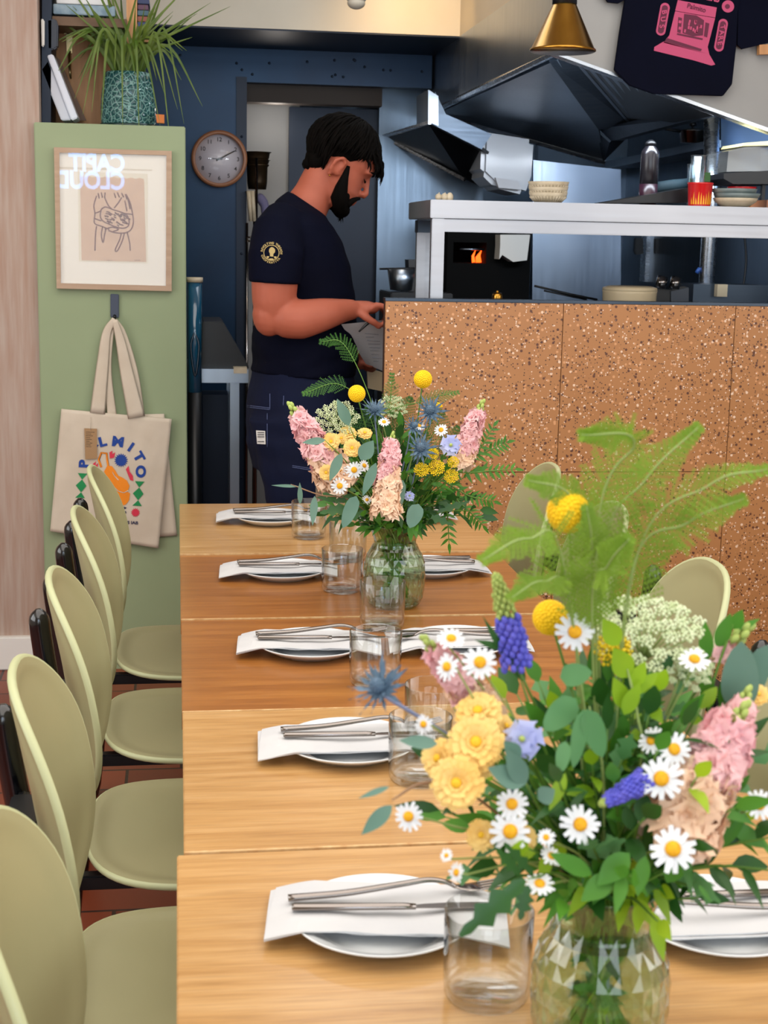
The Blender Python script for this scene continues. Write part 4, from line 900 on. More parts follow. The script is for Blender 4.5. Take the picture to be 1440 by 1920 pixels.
def bvh(o):
    if o.name not in _BV: _BV[o.name]=BVHTree.FromPolygons([v.co.copy() for v in o.data.vertices],[tuple(p.vertices) for p in o.data.polygons])
    return _BV[o.name]
# ================================================================ THE MAN IN NAVY
YM=4.60
def W(x,y,Y=YM): return P(x,y,Y=Y)
hc=W(642,307); hf=Vector((.83,0,-.557)); hu=Vector((.557,0,.83)); hs=Vector((0,1,0))
HM=Matrix(((hf.x,0,hu.x,hc.x),(0,1,0,hc.y),(hf.z,0,hu.z,hc.z),(0,0,0,1)))
def H(x,y,z): return HM@Vector((x,y,z))
foot=W(565,900); man=thing('person','man in a navy T-shirt and navy trousers, dark hair and beard, looking down and writing','person',(foot.x,YM,0))
body=MB()
sl=[(-.128,.070,.030,.022),(-.120,.086,.012,.040),(-.105,.092,-.005,.050),(-.09,.090,-.02,.056),(-.078,.094,-.03,.060),(-.070,.090,-.04,.063),(-.060,.097,-.05,.065),(-.045,.091,-.07,.068),(-.02,.090,-.088,.071),(0,.086,-.093,.073),(.018,.097,-.097,.075),(.045,.097,-.098,.076),(.075,.080,-.090,.070),(.10,.050,-.066,.053),(.115,.015,-.03,.025)]
vs=[];fs=[];n=28
for z,xf,xb,hw in sl:
    for j in range(n):
        q=2*PI*j/n; c,s=math.cos(q),math.sin(q); x=(xf+xb)/2+(xf-xb)/2*math.copysign(abs(c)**.85,c); y=hw*math.copysign(abs(s)**.9,s)
        if c>0: y*=(1-.18*c*c)
        vs.append(H(x,y,z))
for i in range(len(sl)-1):
    for j in range(n): j2=(j+1)%n; fs.append((i*n+j,i*n+j2,(i+1)*n+j2,(i+1)*n+j))
fs+=[tuple(range(n-1,-1,-1)),tuple((len(sl)-1)*n+j for j in range(n))]; body.add(vs,fs,0,True)
body.tube([H(.088,0,.012),H(.102,0,-.012),H(.113,0,-.033),H(.112,0,-.042),H(.097,0,-.049)],[.007,.008,.010,.011,.007],12,ref=(0,1,0),rad2=[.008,.009,.010,.009,.006])
for s in (-1,1):
    body.ball(H(.103,s*.010,-.042),(.010,.007,.007),8)
    body.tube([H(.09,s*.012,.020),H(.088,s*.035,.024),H(.075,s*.055,.016)],[.007,.008,.006],8)
    body.tube([H(-.020,s*.073,-.060),H(-.028,s*.085,-.036),H(-.028,s*.089,-.010),H(-.012,s*.088,.008),H(.004,s*.081,-.002),H(.0,s*.076,-.026)],[.008,.0065,.0065,.0065,.006,.005],8)
    body.ball(H(-.013,s*.076,-.026),(.016,.007,.028),8)
body.tube([H(.094,-.022,-.072),H(.1,0,-.070),H(.094,.022,-.072)],[.004,.006,.004],8)
body.tube([H(.092,-.018,-.084),H(.098,0,-.083),H(.092,.018,-.084)],[.004,.006,.004],8)
# neck and trunk
body.tube([H(-.02,0,-.02),H(-.03,0,-.075),W(588,365),W(570,395),W(560,430)],[.05,.056,.060,.075,.13],24,ref=(0,1,0),rad2=[.055,.058,.062,.07,.09])
body.tube([W(560,415),W(562,450),W(567,500),W(572,560),W(573,620),W(570,680),W(565,740),W(560,800),W(558,850)],[.14,.185,.18,.165,.16,.16,.165,.17,.16],32,ref=(0,1,0),rad2=[.07,.11,.13,.135,.145,.15,.155,.16,.14])
YR_=4.385; YL=4.79
# right arm (towards the camera)
def arm(pts,r1,r2): body.tube(bez(pts,5),[lerp_list(r1,i/(5*(len(pts)-1))) for i in range(5*(len(pts)-1)+1)],20,ref=(0,1,0),rad2=[lerp_list(r2,i/(5*(len(pts)-1))) for i in range(5*(len(pts)-1)+1)])
def lerp_list(L,t): k=min(len(L)-2,int(t*(len(L)-1)+1e-9)); return lerp(L[k],L[k+1],t*(len(L)-1)-k)
arm([W(528,430,4.46),W(517,480,YR_),W(515,530,YR_),W(514,565,YR_),W(516,588,YR_)],[.055,.062,.060,.056,.048],[.06,.070,.070,.066,.056])
arm([W(508,590,YR_),W(535,597,YR_-.01),W(565,598,YR_-.012),W(605,590,YR_),W(640,583,YR_+.025),W(664,580,YR_+.045)],[.034,.050,.053,.046,.034,.027],[.036,.058,.060,.050,.037,.030])
body.ball(W(505,590,YR_),(.052,.046,.066),14)
# right hand: palm, four fingers and thumb closed on a pen
YH=YR_+.06
body.tube([W(658,580,YR_+.045),W(672,578,YH),W(690,577,YH+.005),W(704,578,YH+.01)],[.026,.036,.042,.038],16,ref=(0,1,0),rad2=[.026,.024,.021,.016])
for k in range(4):
    yy=YH-.03+.021*k; L=[1,1.08,1.02,.85][k]
    a=W(702,572+1*k,yy); body.tube(bez([a,a+Vector((.028*L,.002,-.004)),a+Vector((.042*L,.002,-.026)),a+Vector((.034*L,-.002,-.050*L)),a+Vector((.022*L,-.004,-.058*L))],4),[.0098]*4+[.0092]*4+[.0085]*4+[.0078]*4+[.006],10)
a=W(676,586,YH-.03); body.tube(bez([a,a+Vector((.022,-.014,-.018)),a+Vector((.045,-.012,-.032)),a+Vector((.062,-.004,-.046))],4),[.014]*4+[.0115]*4+[.0105]*4+[.008],10)
# left arm and hand, reaching round in front of the belly
arm([W(540,440,4.73),W(540,500,YL),W(545,560,YL),W(560,612,YL-.01)],[.055,.058,.054,.05],[.06,.062,.058,.054])
arm([W(552,605,YL),W(590,632,YL-.02),W(635,655,YL-.07),W(664,668,YL-.13)],[.046,.046,.036,.028],[.05,.05,.038,.030])
yl=YL-.15; body.tube([W(660,666,yl+.03),W(672,676,yl),W(683,684,yl-.01)],[.028,.036,.034],14,ref=(0,1,0),rad2=[.026,.026,.020])
for k in range(4):
    a=W(683,680+3*k,yl-.03+.02*k); body.tube(bez([a,a+Vector((.024,-.004,-.010)),a+Vector((.034,-.010,.008)),a+Vector((.024,-.014,.026))],4),[.0095]*4+[.009]*4+[.008]*4+[.0065],10)
a=W(676,668,yl-.03); body.tube(bez([a,a+Vector((.012,-.012,.012)),a+Vector((.03,-.016,.016)),a+Vector((.046,-.014,.008))],4),[.013]*4+[.011]*4+[.0095]*4+[.0075],10)
# legs
for s,yy in ((-1,YM-.095),(1,YM+.095)):
    x0=W(555,860,yy).x; body.tube([(x0,yy,.88),(x0+.02,yy,.7),(x0+.045,yy,.50),(x0+.03,yy,.3),(x0+.01,yy,.1),(x0,yy,.05)],[.09,.085,.062,.058,.042,.04],18,ref=(0,1,0),rad2=[.11,.10,.068,.064,.045,.045])
bo=remeshed(body,'body',M['skin'],man,.0052,5)
# ---- T-shirt
sh=MB()
sh.tube([W(575,382),W(566,396),W(561,420),W(562,455),W(567,505),W(572,560),W(573,615),W(571,665),W(569,700)],[.085,.145,.190,.200,.198,.186,.184,.186,.188],36,ref=(0,1,0),rad2=[.070,.088,.105,.130,.150,.157,.164,.168,.166])
sh.tube([W(540,415,4.49),W(524,440,4.44),W(517,480,YR_),W(515,531,YR_)],[.07,.073,.072,.070],22,ref=(0,1,0),rad2=[.075,.085,.083,.0795])
sh.tube([W(550,415,4.71),W(545,440,4.76),W(543,480,YL),W(545,535,YL)],[.07,.072,.068,.066],22,ref=(0,1,0),rad2=[.07,.08,.076,.074])
so=remeshed(sh,'t_shirt',M['navy'],man,.0065,5)
NN=[v.normal.copy() for v in so.data.vertices]
for v,vn in zip(so.data.vertices,NN):
    p=v.co; k=noise.noise(Vector((p.x*9,p.y*7,p.z*16)))+.5*noise.noise(Vector((p.x*20,p.y*14,p.z*34))); low=max(0,min(1,(1.35-p.z)/.3))
    v.co+=vn*k*.006*(.35+low)
hem=MB(); hem.tube([W(469,533,YR_-.001)]*1+[W(470,534,YR_)],.001,4) if False else None
# ---- trousers
tr_=MB()
tr_.tube([W(570,690),W(566,730),W(561,780),W(558,830),W(556,880)],[.182,.190,.196,.190,.15],34,ref=(0,1,0),rad2=[.160,.167,.172,.165,.14])
for s,yy in ((-1,YM-.097),(1,YM+.097)):
    x0=W(556,860,yy).x; tr_.tube([(x0,yy,.93),(x0+.01,yy,.8),(x0+.025,yy,.62),(x0+.04,yy,.48),(x0+.03,yy,.28),(x0+.015,yy,.10)],[.095,.098,.09,.078,.072,.07],22,ref=(0,1,0),rad2=[.15,.135,.112,.090,.082,.078])
to=remeshed(tr_,'trousers',M['navy_trouser'],man,.0075,6)
NN=[v.normal.copy() for v in to.data.vertices]
for v,vn in zip(to.data.vertices,NN):
    p=v.co; v.co+=vn*.005*noise.noise(Vector((p.x*14,p.y*9,p.z*22)))
# patch label and stitching of the back pocket
def surf_decal(target,pts,off=.002,th=.0015):
    """flat outline laid over the camera-facing surface of a garment"""
    bv=bvh(target)
    out=[]
    for x,y in pts:
        d=ray(x,y).normalized(); h=bv.ray_cast(EYE,d)[0]
        out.append((h-d*off) if h else P(x,y,Y=YR_))
    return out
pt=MB(); c=surf_decal(to,[(480,807),(497,808),(498,833),(482,832)],.004); pt.prism(c,Vector((0,-.002,0))); pl=pt.build('trouser_patch',M['white'],to); pl['label']='small white label patch'
pr=MB()
for y in (811,815,819,828): 
    c=surf_decal(to,[(483,y),(495,y)],.0075); pr.tube(c,.0012,4)
pr.build('print_lines',M['black_ink'],pl)
st=MB()
for seg in ([(463,760),(505,765)],[(463,763),(505,768)],[(506,738),(506,768)],[(501,775),(501,838)],[(532,742),(531,760)],[(548,873),(585,879)],[(548,876),(585,882)]):
    k=[(lerp(seg[0][0],seg[1][0],t/6),lerp(seg[0][1],seg[1][1],t/6)) for t in range(7)]; st.tube(surf_decal(to,k,.001),.0009,4)
st.build('stitching',mat('pale_stitching','#5a6690',.8),to)
# collar ring and sleeve hem
hm=MB(); hm.tube([W(471,528,YR_),W(515,534,YR_),W(559,540,YR_)],.001,4) if False else None
# sleeve badge
def arc_text(word,cx,cy_,r,a0,a1,size,inner=False):
    mb=MB(); L=len(word)
    for i,chx in enumerate(word):
        if chx==' ': continue
        a=R(lerp(a0,a1,i/(L-1))); m_=textmesh(chx,size,bold=size*.03); rot=-math.degrees(a-PI/2) if not inner else -math.degrees(a+PI/2)
        mb.merge(m_,Matrix.Translation((cx+r*math.cos(a),cy_+r*math.sin(a),0))@Matrix.Rotation(R(-rot),4,'Z'))
    return mb
def wrap_on(target,mb,px,py,scale_px,name,material,parent,off=.002):
    """lays flat artwork (units = 1) on the garment around photo point px,py"""
    bv=bvh(target)
    nv=[]
    for v in mb.v:
        d=ray(px+v[0]*scale_px,py-v[1]*scale_px).normalized(); h=bv.ray_cast(EYE,d)[0]
        if not h: h=P(px+v[0]*scale_px,py-v[1]*scale_px,Y=YR_-.06)
        nv.append(tuple(h-d*(off+(v[2] if abs(v[2])<.01 else .0))))
    mb.v=nv; return mb.build(name,material,parent)
bd=arc_text('REVOLTING THREADS',0,0,.83,168,-5,.26); bd.merge(arc_text('COOPERATIVA',0,0,.83,198,322,.24,True),Matrix.Identity(4))
wrap_on(so,bd,509,474,22,'badge_lettering',M['print_gold'],so)
em=MB(); 
for k in range(40):
    a,b=2*PI*k/40,2*PI*(k+1)/40; em.add([(.62*math.cos(a),.62*math.sin(a),0),(.68*math.cos(a),.68*math.sin(a),0),(.68*math.cos(b),.68*math.sin(b),0),(.62*math.cos(b),.62*math.sin(b),0)],[(0,1,2,3)])
def flat(mb,pts): mb.add([(x,y,0) for x,y in pts],[tuple(range(len(pts)))])
flat(em,[(-.13,-.3),(.15,-.33),(.16,-.1),(.3,.05),(.32,.25),(.2,.42),(.02,.5),(-.12,.42),(-.2,.3),(-.22,.1),(-.14,-.05)])
flat(em,[(-.25,-.55),(-.12,-.48),(.1,-.48),(.2,-.55),(.1,-.66),(-.12,-.66)]); flat(em,[(-.42,-.28),(-.18,-.3),(-.28,-.5),(-.4,-.46)]); flat(em,[(.2,-.3),(.44,-.32),(.4,-.46),(.26,-.5)])
wrap_on(so,em,509,474,22,'badge_fist',M['print_gold'],so)
# ---- hair, beard, brow
hr=MB(); hcn=(-.018,0,.036)
hr.ball(H(-.024,0,.044),(.104,.0865,.086),26,rot=HM.to_3x3())
hr.ball(H(-.066,0,-.022),(.047,.062,.058),18,rot=HM.to_3x3())
hr.tube([H(-.085,-.03,-.06),H(-.085,.03,-.06)],.02,10)
rh=random.Random(4)
for i in range(420):
    az=rh.uniform(-PI,PI); back=abs(az)>1.9; side=.9<abs(az)<=1.9
    endel={True:-1.0}.get(back,.02 if side else .30)+rh.uniform(-.12,.12)
    if side: endel=lerp(.05,-.25,(abs(az)-.9)/1.0)+rh.uniform(-.1,.1)
    pts=[]; off=rh.uniform(1.0,1.09); K=8
    tw=rh.uniform(-.35,.35)
    for k in range(K+1):
        el=lerp(PI/2-.25*rh.random()*0-.08,endel,k/K); a=az+tw*(1-k/K)*1.2
        r=off*(1+.03*math.sin(k*1.1+i)); pts.append(H(hcn[0]+.110*r*math.cos(el)*math.cos(a),hcn[1]+.088*r*math.cos(el)*math.sin(a),hcn[2]+.098*r*math.sin(el)))
    if abs(az)<.95:   # fringe falls forward over the brow
        e=pts[-1]; ln=rh.uniform(.3,1)*(1-abs(az)*.5); pts+= [e+hf*.022*ln-hu*.008*ln, e+hf*.038*ln-hu*.028*ln, e+hf*.044*ln-hu*.050*ln]
    elif back:
        e=pts[-1]; pts+=[e-hu*.018*rh.random()-hf*.004]
    m_=len(pts); hr.tube(pts,[.0022+.0032*math.sin(PI*min(1,(k+.6)/m_))*(1-.5*k/m_) for k in range(m_-1)]+[.0006],5)
for i in range(14):
    e=H(.02+rh.uniform(-.03,.02),rh.uniform(-.03,.03),.122); hr.tube([e-hu*.015,e+hu*.006-hf*.006,e+hu*.013*rh.random()-hf*.03*rh.random()],[.004,.003,.0005],5)
hr.build('hair',M['hair'],man)
be=MB()
for s in (-1,1):
    be.tube([H(.014,s*.071,-.002),H(.024,s*.069,-.035),H(.034,s*.064,-.066),H(.045,s*.053,-.095),H(.066,s*.036,-.112),H(.082,s*.014,-.120)],[.006,.012,.020,.026,.025,.024],12)
    be.tube([H(.103,s*.004,-.0575),H(.097,s*.020,-.062),H(.088,s*.034,-.076),H(.078,s*.04,-.098)],[.005,.006,.009,.014],10)
for s in (-1,1): be.ball(H(.048,s*.046,-.088),(.030,.016,.028),12,rot=HM.to_3x3())
be.ball(H(.078,0,-.116),(.026,.034,.024),16,rot=HM.to_3x3())
be.tube([H(.045,-.05,-.088),H(.06,-.035,-.110),H(.045,0,-.122),H(.06,.035,-.110),H(.045,.05,-.088)],.016,10)
for i in range(900):
    s=rh.choice((-1,1)); t=rh.random(); base=H(lerp(.03,.09,t**.8)+rh.uniform(-.006,.004),s*lerp(.068,.012,t)*1.05,lerp(-.05,-.128,t**.7)+rh.uniform(-.01,.02)); d=(hf*rh.uniform(.0,.6)-hu*rh.uniform(.5,1)+hs*s*rh.uniform(0,.5)*(1-t)).normalized(); be.tube([base,base+d*.006,base+d*rh.uniform(.012,.02)],[.0016,.0013,.0003],4)
be.build('beard',M['hair'],man)
ey=MB()
for s in (-1,1):
    ey.tube([H(.0885,s*.020,-.004),H(.0875,s*.034,-.009),H(.078,s*.050,-.004)],[.0015,.0032,.0012],6)
    ey.tube([H(.101,s*.014,.022),H(.097,s*.034,.029),H(.083,s*.052,.024)],[.002,.0042,.0015],6)
ey.build('brows_and_lashes',M['hair'],man)
er=MB().ball(H(-.018,-.084,-.060),.0028,8); er.build('earring',M['brass'],man)
# shoes
for s,yy in ((-1,YM-.097),(1,YM+.097)):
    x0=W(556,860,yy).x; MB().tube([(x0-.06,yy,.045),(x0,yy,.06),(x0+.09,yy,.045),(x0+.17,yy,.03),(x0+.2,yy,.025)],[.036,.042,.045,.045,.03],14,ref=(0,1,0),rad2=[.04,.055,.04,.027,.02]).build('shoe',M['black'],man)
# pen and the sheet he writes on
pn=MB().tube([W(699,600,YH-.04),W(686,609,YH-.045),W(673,622,YH-.05)],[.004,.0045,.0025],10); tag(pn.build('pen',M['black']),'black pen in the man\'s right hand','pen')
sp=MB(); A_=[(640,608,YH-.012),(724,600,YH-.012)]; B_=[(686,682,YL-.19),(726,699,YL-.19)]
vs=[];fs=[]
for i in range(9):
    t=i/8
    for j in range(7):
        s=j/6; x=lerp(lerp(A_[0][0],A_[1][0],s),lerp(B_[0][0],B_[1][0],s),t); y=lerp(lerp(A_[0][1],A_[1][1],s),lerp(B_[0][1],B_[1][1],s),t); Y=lerp(A_[0][2],B_[0][2],t)+.012*math.sin(PI*t); vs.append(P(x,y,Y=Y))
for i in range(8):
    for j in range(6): a=i*7+j; fs.append((a,a+1,a+8,a+7)); 
sp.add(vs,fs); sp.add([Vector(v)+Vector((0,.0012,-.0006)) for v in vs],[f[::-1] for f in fs]); sh_=sp.build('paper_sheet',M['paper']); tag(sh_,'white sheet of paper held in front of the man\'s belly','paper')
ln=MB(); rl=random.Random(2)
for k in range(9):
    t=.25+k*.075; i=t*8; x0=lerp(lerp(640,724,.45),lerp(686,726,.45),t); y0_=lerp(604,690,t); Y=lerp(A_[0][2],B_[0][2],t)+.012*math.sin(PI*t)-.003
    ln.tube([P(x0,y0_,Y=Y),P(x0+rl.uniform(14,26),y0_-1+rl.uniform(1,3),Y=Y)],.0007,4)
ln.build('writing_lines',mat('grey_ink','#7d8290',.7),sh_)
cb=MB().pxpoly([(688,690),(722,700),(722,735),(690,728)],4.66,.02); tag(cb.build('order_pad',M['beige']),'pale tan pad below the sheet, beside the counter\'s edge','notepad')
# ================================================================ SERVING COUNTER
YC=4.25; XL=P(722,600,Y=YC).x; ZC=(P(722,561,Y=YC).z+P(1300,570,Y=YC).z)/2
ct=thing('serving_counter','tall counter front clad in terracotta terrazzo tiles, right of the man','counter',((XL+3.2)/2,YC,0))
TS=P(1057,570,Y=YC).x-XL; q=MB(); xs=[XL]
while xs[-1]<3.1: xs.append(xs[-1]+TS)
zs=[ZC-.004]
zm=P(1044,885,Y=YC).z; th_=ZC-zm; zs=[ZC-.004,zm,max(0.0,zm-th_),0]
for x0,x1 in zip(xs,xs[1:]):
    for z1,z0 in zip(zs,zs[1:]):
        if z1-z0>.02: q.box((x0+.0012,YC,z0+.0012),(min(x1,3.2)-.0012,YC+.012,z1-.0012))
q.build('terrazzo_tiles',M['terrazzo'],ct)['label']='speckled terracotta tiles'
MB().box((XL+.002,YC+.010,0),(3.2,YC+.05,ZC-.002)).build('backing_board',mat('dark_grout','#3a2219',.8),ct)
MB().box((XL,YC-.001,ZC-.004),(3.2,YC+.05,ZC+.004)).build('steel_top_strip',M['steel_dark'],ct)
wk=thing('worktop','steel worktop running behind the terrazzo counter','worktop',((XL+3.2)/2,YC+.4,0))
MB().box((XL+.35,YC+.06,ZC-.11),(X2-.02,YC+.75,ZC-.07)).build('top',M['steel'],wk); MB().box((XL+.4,YC+.08,0),(X2-.05,YC+.7,ZC-.11)).build('cupboard',M['black'],wk)
# ---------------- pass shelf standing on the counter
YS1=4.33; 
def PX(x,y,Y=YS1): return P(x,y,Y=Y)
ps=thing('pass_shelf','brushed steel pass shelf on square posts above the terrazzo counter','shelf',PX(820,560))
zt=PX(1100,381).z; zb1=PX(1100,415).z; zb2=PX(1100,440).z; xl=PX(807,400).x; xr=2.15
MB().box((xl,YS1,zb1),(xr,YS1+.42,zt)).build('shelf_board',M['pass_steel'],ps,.002)
MB().box((PX(832,430).x,YS1+.01,zb2),(xr,YS1+.04,zb1-.002)).build('front_rail',M['pass_steel'],ps,.002)
for xa_,xb_,Y in ((808,832,YS1+.005),(793,806,YS1+.38)):
    MB().box((P(xa_,500,Y=Y).x,Y,ZC-.07),(P(xb_,500,Y=Y).x,Y+.03,zb1-.001)).build('post',M['pass_steel'],ps,.002)
MB().box((P(780,420,Y=4.7).x,4.66,P(780,436,Y=4.7).z),(P(812,420,Y=4.7).x,4.72,P(780,413,Y=4.7).z)).build('end_bracket',M['steel_dark'],ps)
MB().box((xl+.02,YS1+.36,ZC-.07),(xl+.05,YS1+.39,zb1-.001)).build('post',M['pass_steel'],ps,.002)
# ---------------- things on the pass shelf
def onshelf(px,Y): p=P(px,385,Y=Y); return Vector((p.x,Y,zt+.0005))
def wpx(n,Y): return n*Y/FPX*1.01
def bowl(mb,c,r,h,m=0,ribs=0,thick=.004):
    prof=[(r*.45,0),(r*.62,.002),(r*.93,h*.6),(r,h),(r-thick,h),(r*.88-thick,h*.6),(r*.5,.008),(0,.008)]
    mb.lathe(prof,40,m,c); 
    if ribs:
        for i in range(ribs):
            a=2*PI*i/ribs; u=Vector((math.cos(a),math.sin(a),0)); mb.tube([Vector(c)+u*(r*.68)+Vector((0,0,h*.12)),Vector(c)+u*(r*.95)+Vector((0,0,h*.62))],.0022,5,m)
for i in range(3):
    c=onshelf(1027,4.45); c.z+=i*.0165; mb=MB(); bowl(mb,c,wpx(36+i*1.2,4.45),.031,ribs=34); tag(mb.build('ribbed_bowl',M['stoneware']),['bottom','middle','top'][i]+' cream ribbed bowl of the stack on the pass shelf','bowl','stacked ribbed bowls')
for i,(x,h) in enumerate(((822,12),(833,10),(843,14))):
    c=onshelf(x,4.42); mb=MB().ball(c+Vector((0,0,.010)),(.011,.011,.010+.002*i),10); mb.tube([c+Vector((0,0,.018)),c+Vector((.002,0,.024))],[.003,.001],6); tag(mb.build('garlic_bulb',M['stoneware']),['leftmost','middle','rightmost'][i]+' cream bulb at the left end of the pass shelf','garlic','cream bulbs on the pass shelf')
c=onshelf(1214,4.6); sb=thing('squeeze_bottle','tall dark sauce squeeze bottle standing on the pass shelf','bottle',c)
hh=P(1214,262,Y=4.6).z-zt; rr=wpx(17,4.6)
MB().lathe([(0,0),(rr,0),(rr,hh*.78),(rr*.9,hh*.84),(rr*.55,hh*.9),(rr*.5,hh*.92)],28,c=c).build('bottle_body',mat('smoky_plastic','#17151a',.25,spec=.5),sb)
MB().lathe([(rr*.96,0.001),(rr*1.01,.002),(rr*1.01,hh*.34),(rr*.96,hh*.34)],28,c=c).build('sauce',M['sauce'],sb)
MB().lathe([(0,hh*.915),(rr*.6,hh*.915),(rr*.6,hh*.96),(rr*.2,hh),(0,hh)],20,c=c).build('cap',M['black'],sb)
def tin(px,Y,lab,wr,hpx):
    c=onshelf(px,Y); r=wpx(wr,Y); h=P(px,385-hpx,Y=Y).z-P(px,385,Y=Y).z; t=thing('red_tin',lab,'tin',c,'red tins')
    MB().lathe([(0,0),(r*.86,0),(r*.88,.003),(r*.97,h-.006),(r,h-.004),(r*1.03,h),(r*.98,h+.001),(r*.95,h-.004),(r*.84,.004),(0,.004)],36,c=c).build('tin_body',M['red_tin'],t)
    fl_=MB(); gq=random.Random(px)
    for k in range(11):
        a=-PI/2+R(-62+k*12.4); hh_=h*gq.uniform(.25,.62); rr_=r*.955
        def at(a,z): s=lerp(.885,.975,z/h)*r+.0006; return Vector((c.x+s*math.cos(a),c.y+s*math.sin(a),c.z+z))
        fl_.add([at(a-.07,h*.08),at(a+.07,h*.08),at(a+.05,h*.08+hh_*.5),at(a+gq.uniform(-.04,.04),h*.08+hh_),at(a-.05,h*.08+hh_*.5)],[(0,1,2,3,4)])
    fl_.build('flame_print',M['yellow_flame'],t)['label']='yellow flame print'
tin(1311,4.40,'red tin with yellow flame print at the front of the pass shelf',24,44); tin(1389,4.62,'red tin behind the blue-grey bowls on the pass shelf',27,42)
for i in range(3):
    c=onshelf(1378,4.40); c.z+=i*.014; c.x+=[0,.004,-.005][i]; mb=MB(); bowl(mb,c,wpx([42,44,43][i],4.4),.027); o=mb.build('shallow_bowl',[M['stoneware'],M['blue_ware'],M['blue_ware']][i]); tag(o,['cream shallow bowl at the bottom of the stack by the red tin','blue-grey shallow bowl in the middle of the stack by the red tin','blue-grey shallow bowl on top of the stack by the red tin'][i],'bowl','shallow bowls by the tins')
# plastic deli cups
for k,(x,Y,r,h) in enumerate(((1306,4.56,15,95),(1298,4.62,13,80))):
    c=onshelf(x,Y); R__=wpx(r,Y); H_=wpx(h,Y); t=thing('plastic_cup',['tall clear plastic cup behind the red tin','second clear plastic cup behind the red tin, slightly left'][k],'cup',c,'clear plastic cups')
    MB().lathe([(0,0),(R__*.8,0),(R__,H_),(R__*1.1,H_+.002),(R__*.95,H_-.001),(R__*.76,.003),(0,.003)],28,c=c).build('cup_body',M['plastic_clear'],t)
    a=MB(); x0=c.x+(R__*.5 if k==0 else -R__*.9); a.box((x0-.001,Y-R__*1.02-.004,c.z+H_*.5),(x0+.017,Y-R__*1.0,c.z+H_*.68)); a.build('green_sticker',mat('green_sticker','#274d1c',.7),t)
q=MB().prism([P(1125,381,Y=4.5),P(1292,380,Y=4.5),P(1292,352,Y=4.5)],(0,.12,0)); tag(q.build('knife_roll',M['black']),'black wedge shaped roll lying on the pass shelf','knife roll')
q=MB(); c0=onshelf(1260,4.66); q.tube([P(1222,365,Y=4.66),P(1238,352,Y=4.66),P(1262,349,Y=4.66),P(1290,346,Y=4.66)],[.012,.024,.022,.02],10,ref=(0,1,0)); q.v=[tuple(Vector(v)+Vector((0,0,.004*noise.noise(Vector(v)*60)))) for v in q.v]; tag(q.build('folded_cloth',M['teal_cloth']),'folded teal cloth behind the black wedge on the pass shelf','cloth')
# dark lidded tray at the right end
bx=thing('food_container','black tray with a clear lid at the right end of the pass shelf','container',P(1400,380,Y=4.6))
q=MB(); q.prism([P(1357,325,Y=4.55),P(1470,318,Y=4.55),P(1470,345,Y=4.55),P(1375,345,Y=4.55),P(1357,335,Y=4.55)],(0,.2,0)); q.build('tray',M['black'],bx)
q=MB(); q.prism([P(1362,322,Y=4.55),P(1366,283,Y=4.55),P(1395,276,Y=4.55),P(1470,272,Y=4.55),P(1470,320,Y=4.55)],(0,.19,0)); q.build('lid',M['plastic_clear'],bx)
MB().prism([P(1392,274,Y=4.55),P(1396,268,Y=4.55),P(1470,262,Y=4.55),P(1470,272,Y=4.55)],(0,.19,0)).build('rim',mat('yellowed_rim','#b5aa78',.5),bx)
for s in (1380,1430): q=MB().box((P(s,345,Y=4.66).x,4.66,zt),(P(s+6,345,Y=4.66).x,4.68,P(s,344,Y=4.66).z)); q.build('stand_leg',M['black'],bx)
q=MB(); c=onshelf(1436,4.5); q.box((c.x-.03,4.42,zt),(c.x+.1,4.55,zt+.026)); tag(q.build('wooden_block',M['walnut']),'brown wooden block at the right end of the pass shelf','block')
# white towel dispenser on the rear wall
tb=thing('towel_dispenser','white paper towel dispenser high on the steel wall behind the bowls','dispenser',P(950,350,Y=6.9))
q=MB().prism([P(x,y,Y=6.2) for x,y in ((905,246),(1003,262),(998,330),(985,366),(930,352),(902,325))],(0,.3,0)); q.build('cover',mat('white_dispenser','#b9bfc8',.3,coat=.3),tb,.02)
MB().prism([P(x,y,Y=6.18) for x,y in ((929,333),(972,339),(978,356),(935,352))],(0,.02,0)).build('outlet',M['paper'],tb)
# wall shelf with a small pan in the kitchen corner
q=MB(); quad(q,[(1134,303,7.0),(1325,264,5.6),(1325,278,5.6),(1134,317,7.0)],th=.22); tag(q.build('steel_shelf',M['steel']),'narrow steel wall shelf under the hood at the rear right','shelf')
c=P(1297,268,Y=5.75); pn_=thing('saucepan','small steel saucepan with a black knobbed lid under the extractor hood','saucepan',c)
MB().lathe([(0,0),(.045,0),(.052,.045),(.056,.046),(.05,.044),(0,.006)],30,c=c).build('pan_body',M['chrome'],pn_); MB().tube([c+Vector((-.05,0,.044)),c+Vector((-.115,0,.050))],[.006,.005],8).build('handle',M['black'],pn_); MB().lathe([(.052,.047),(.03,.053),(.004,.056),(.004,.063),(.014,.068),(.012,.078),(0,.08)],24,c=c).build('lid',M['black'],pn_)
q=MB().tube([P(1334,205,Y=5.2),P(1334,372,Y=5.2),Vector((P(1334,372,Y=5.2).x,5.2,0))],.028,20); tag(q.build('extractor_pipe',M['steel_bright']),'vertical steel pipe at right under the hood','pipe')
q=MB(); quad(q,[(1352,208,5.25),(1500,255,5.0),(1500,282,5.0),(1352,276,5.25)],th=.02); q.build('trim_6',mat('blue_film_steel','#6e8fbe',.35,.8))['kind']='structure'
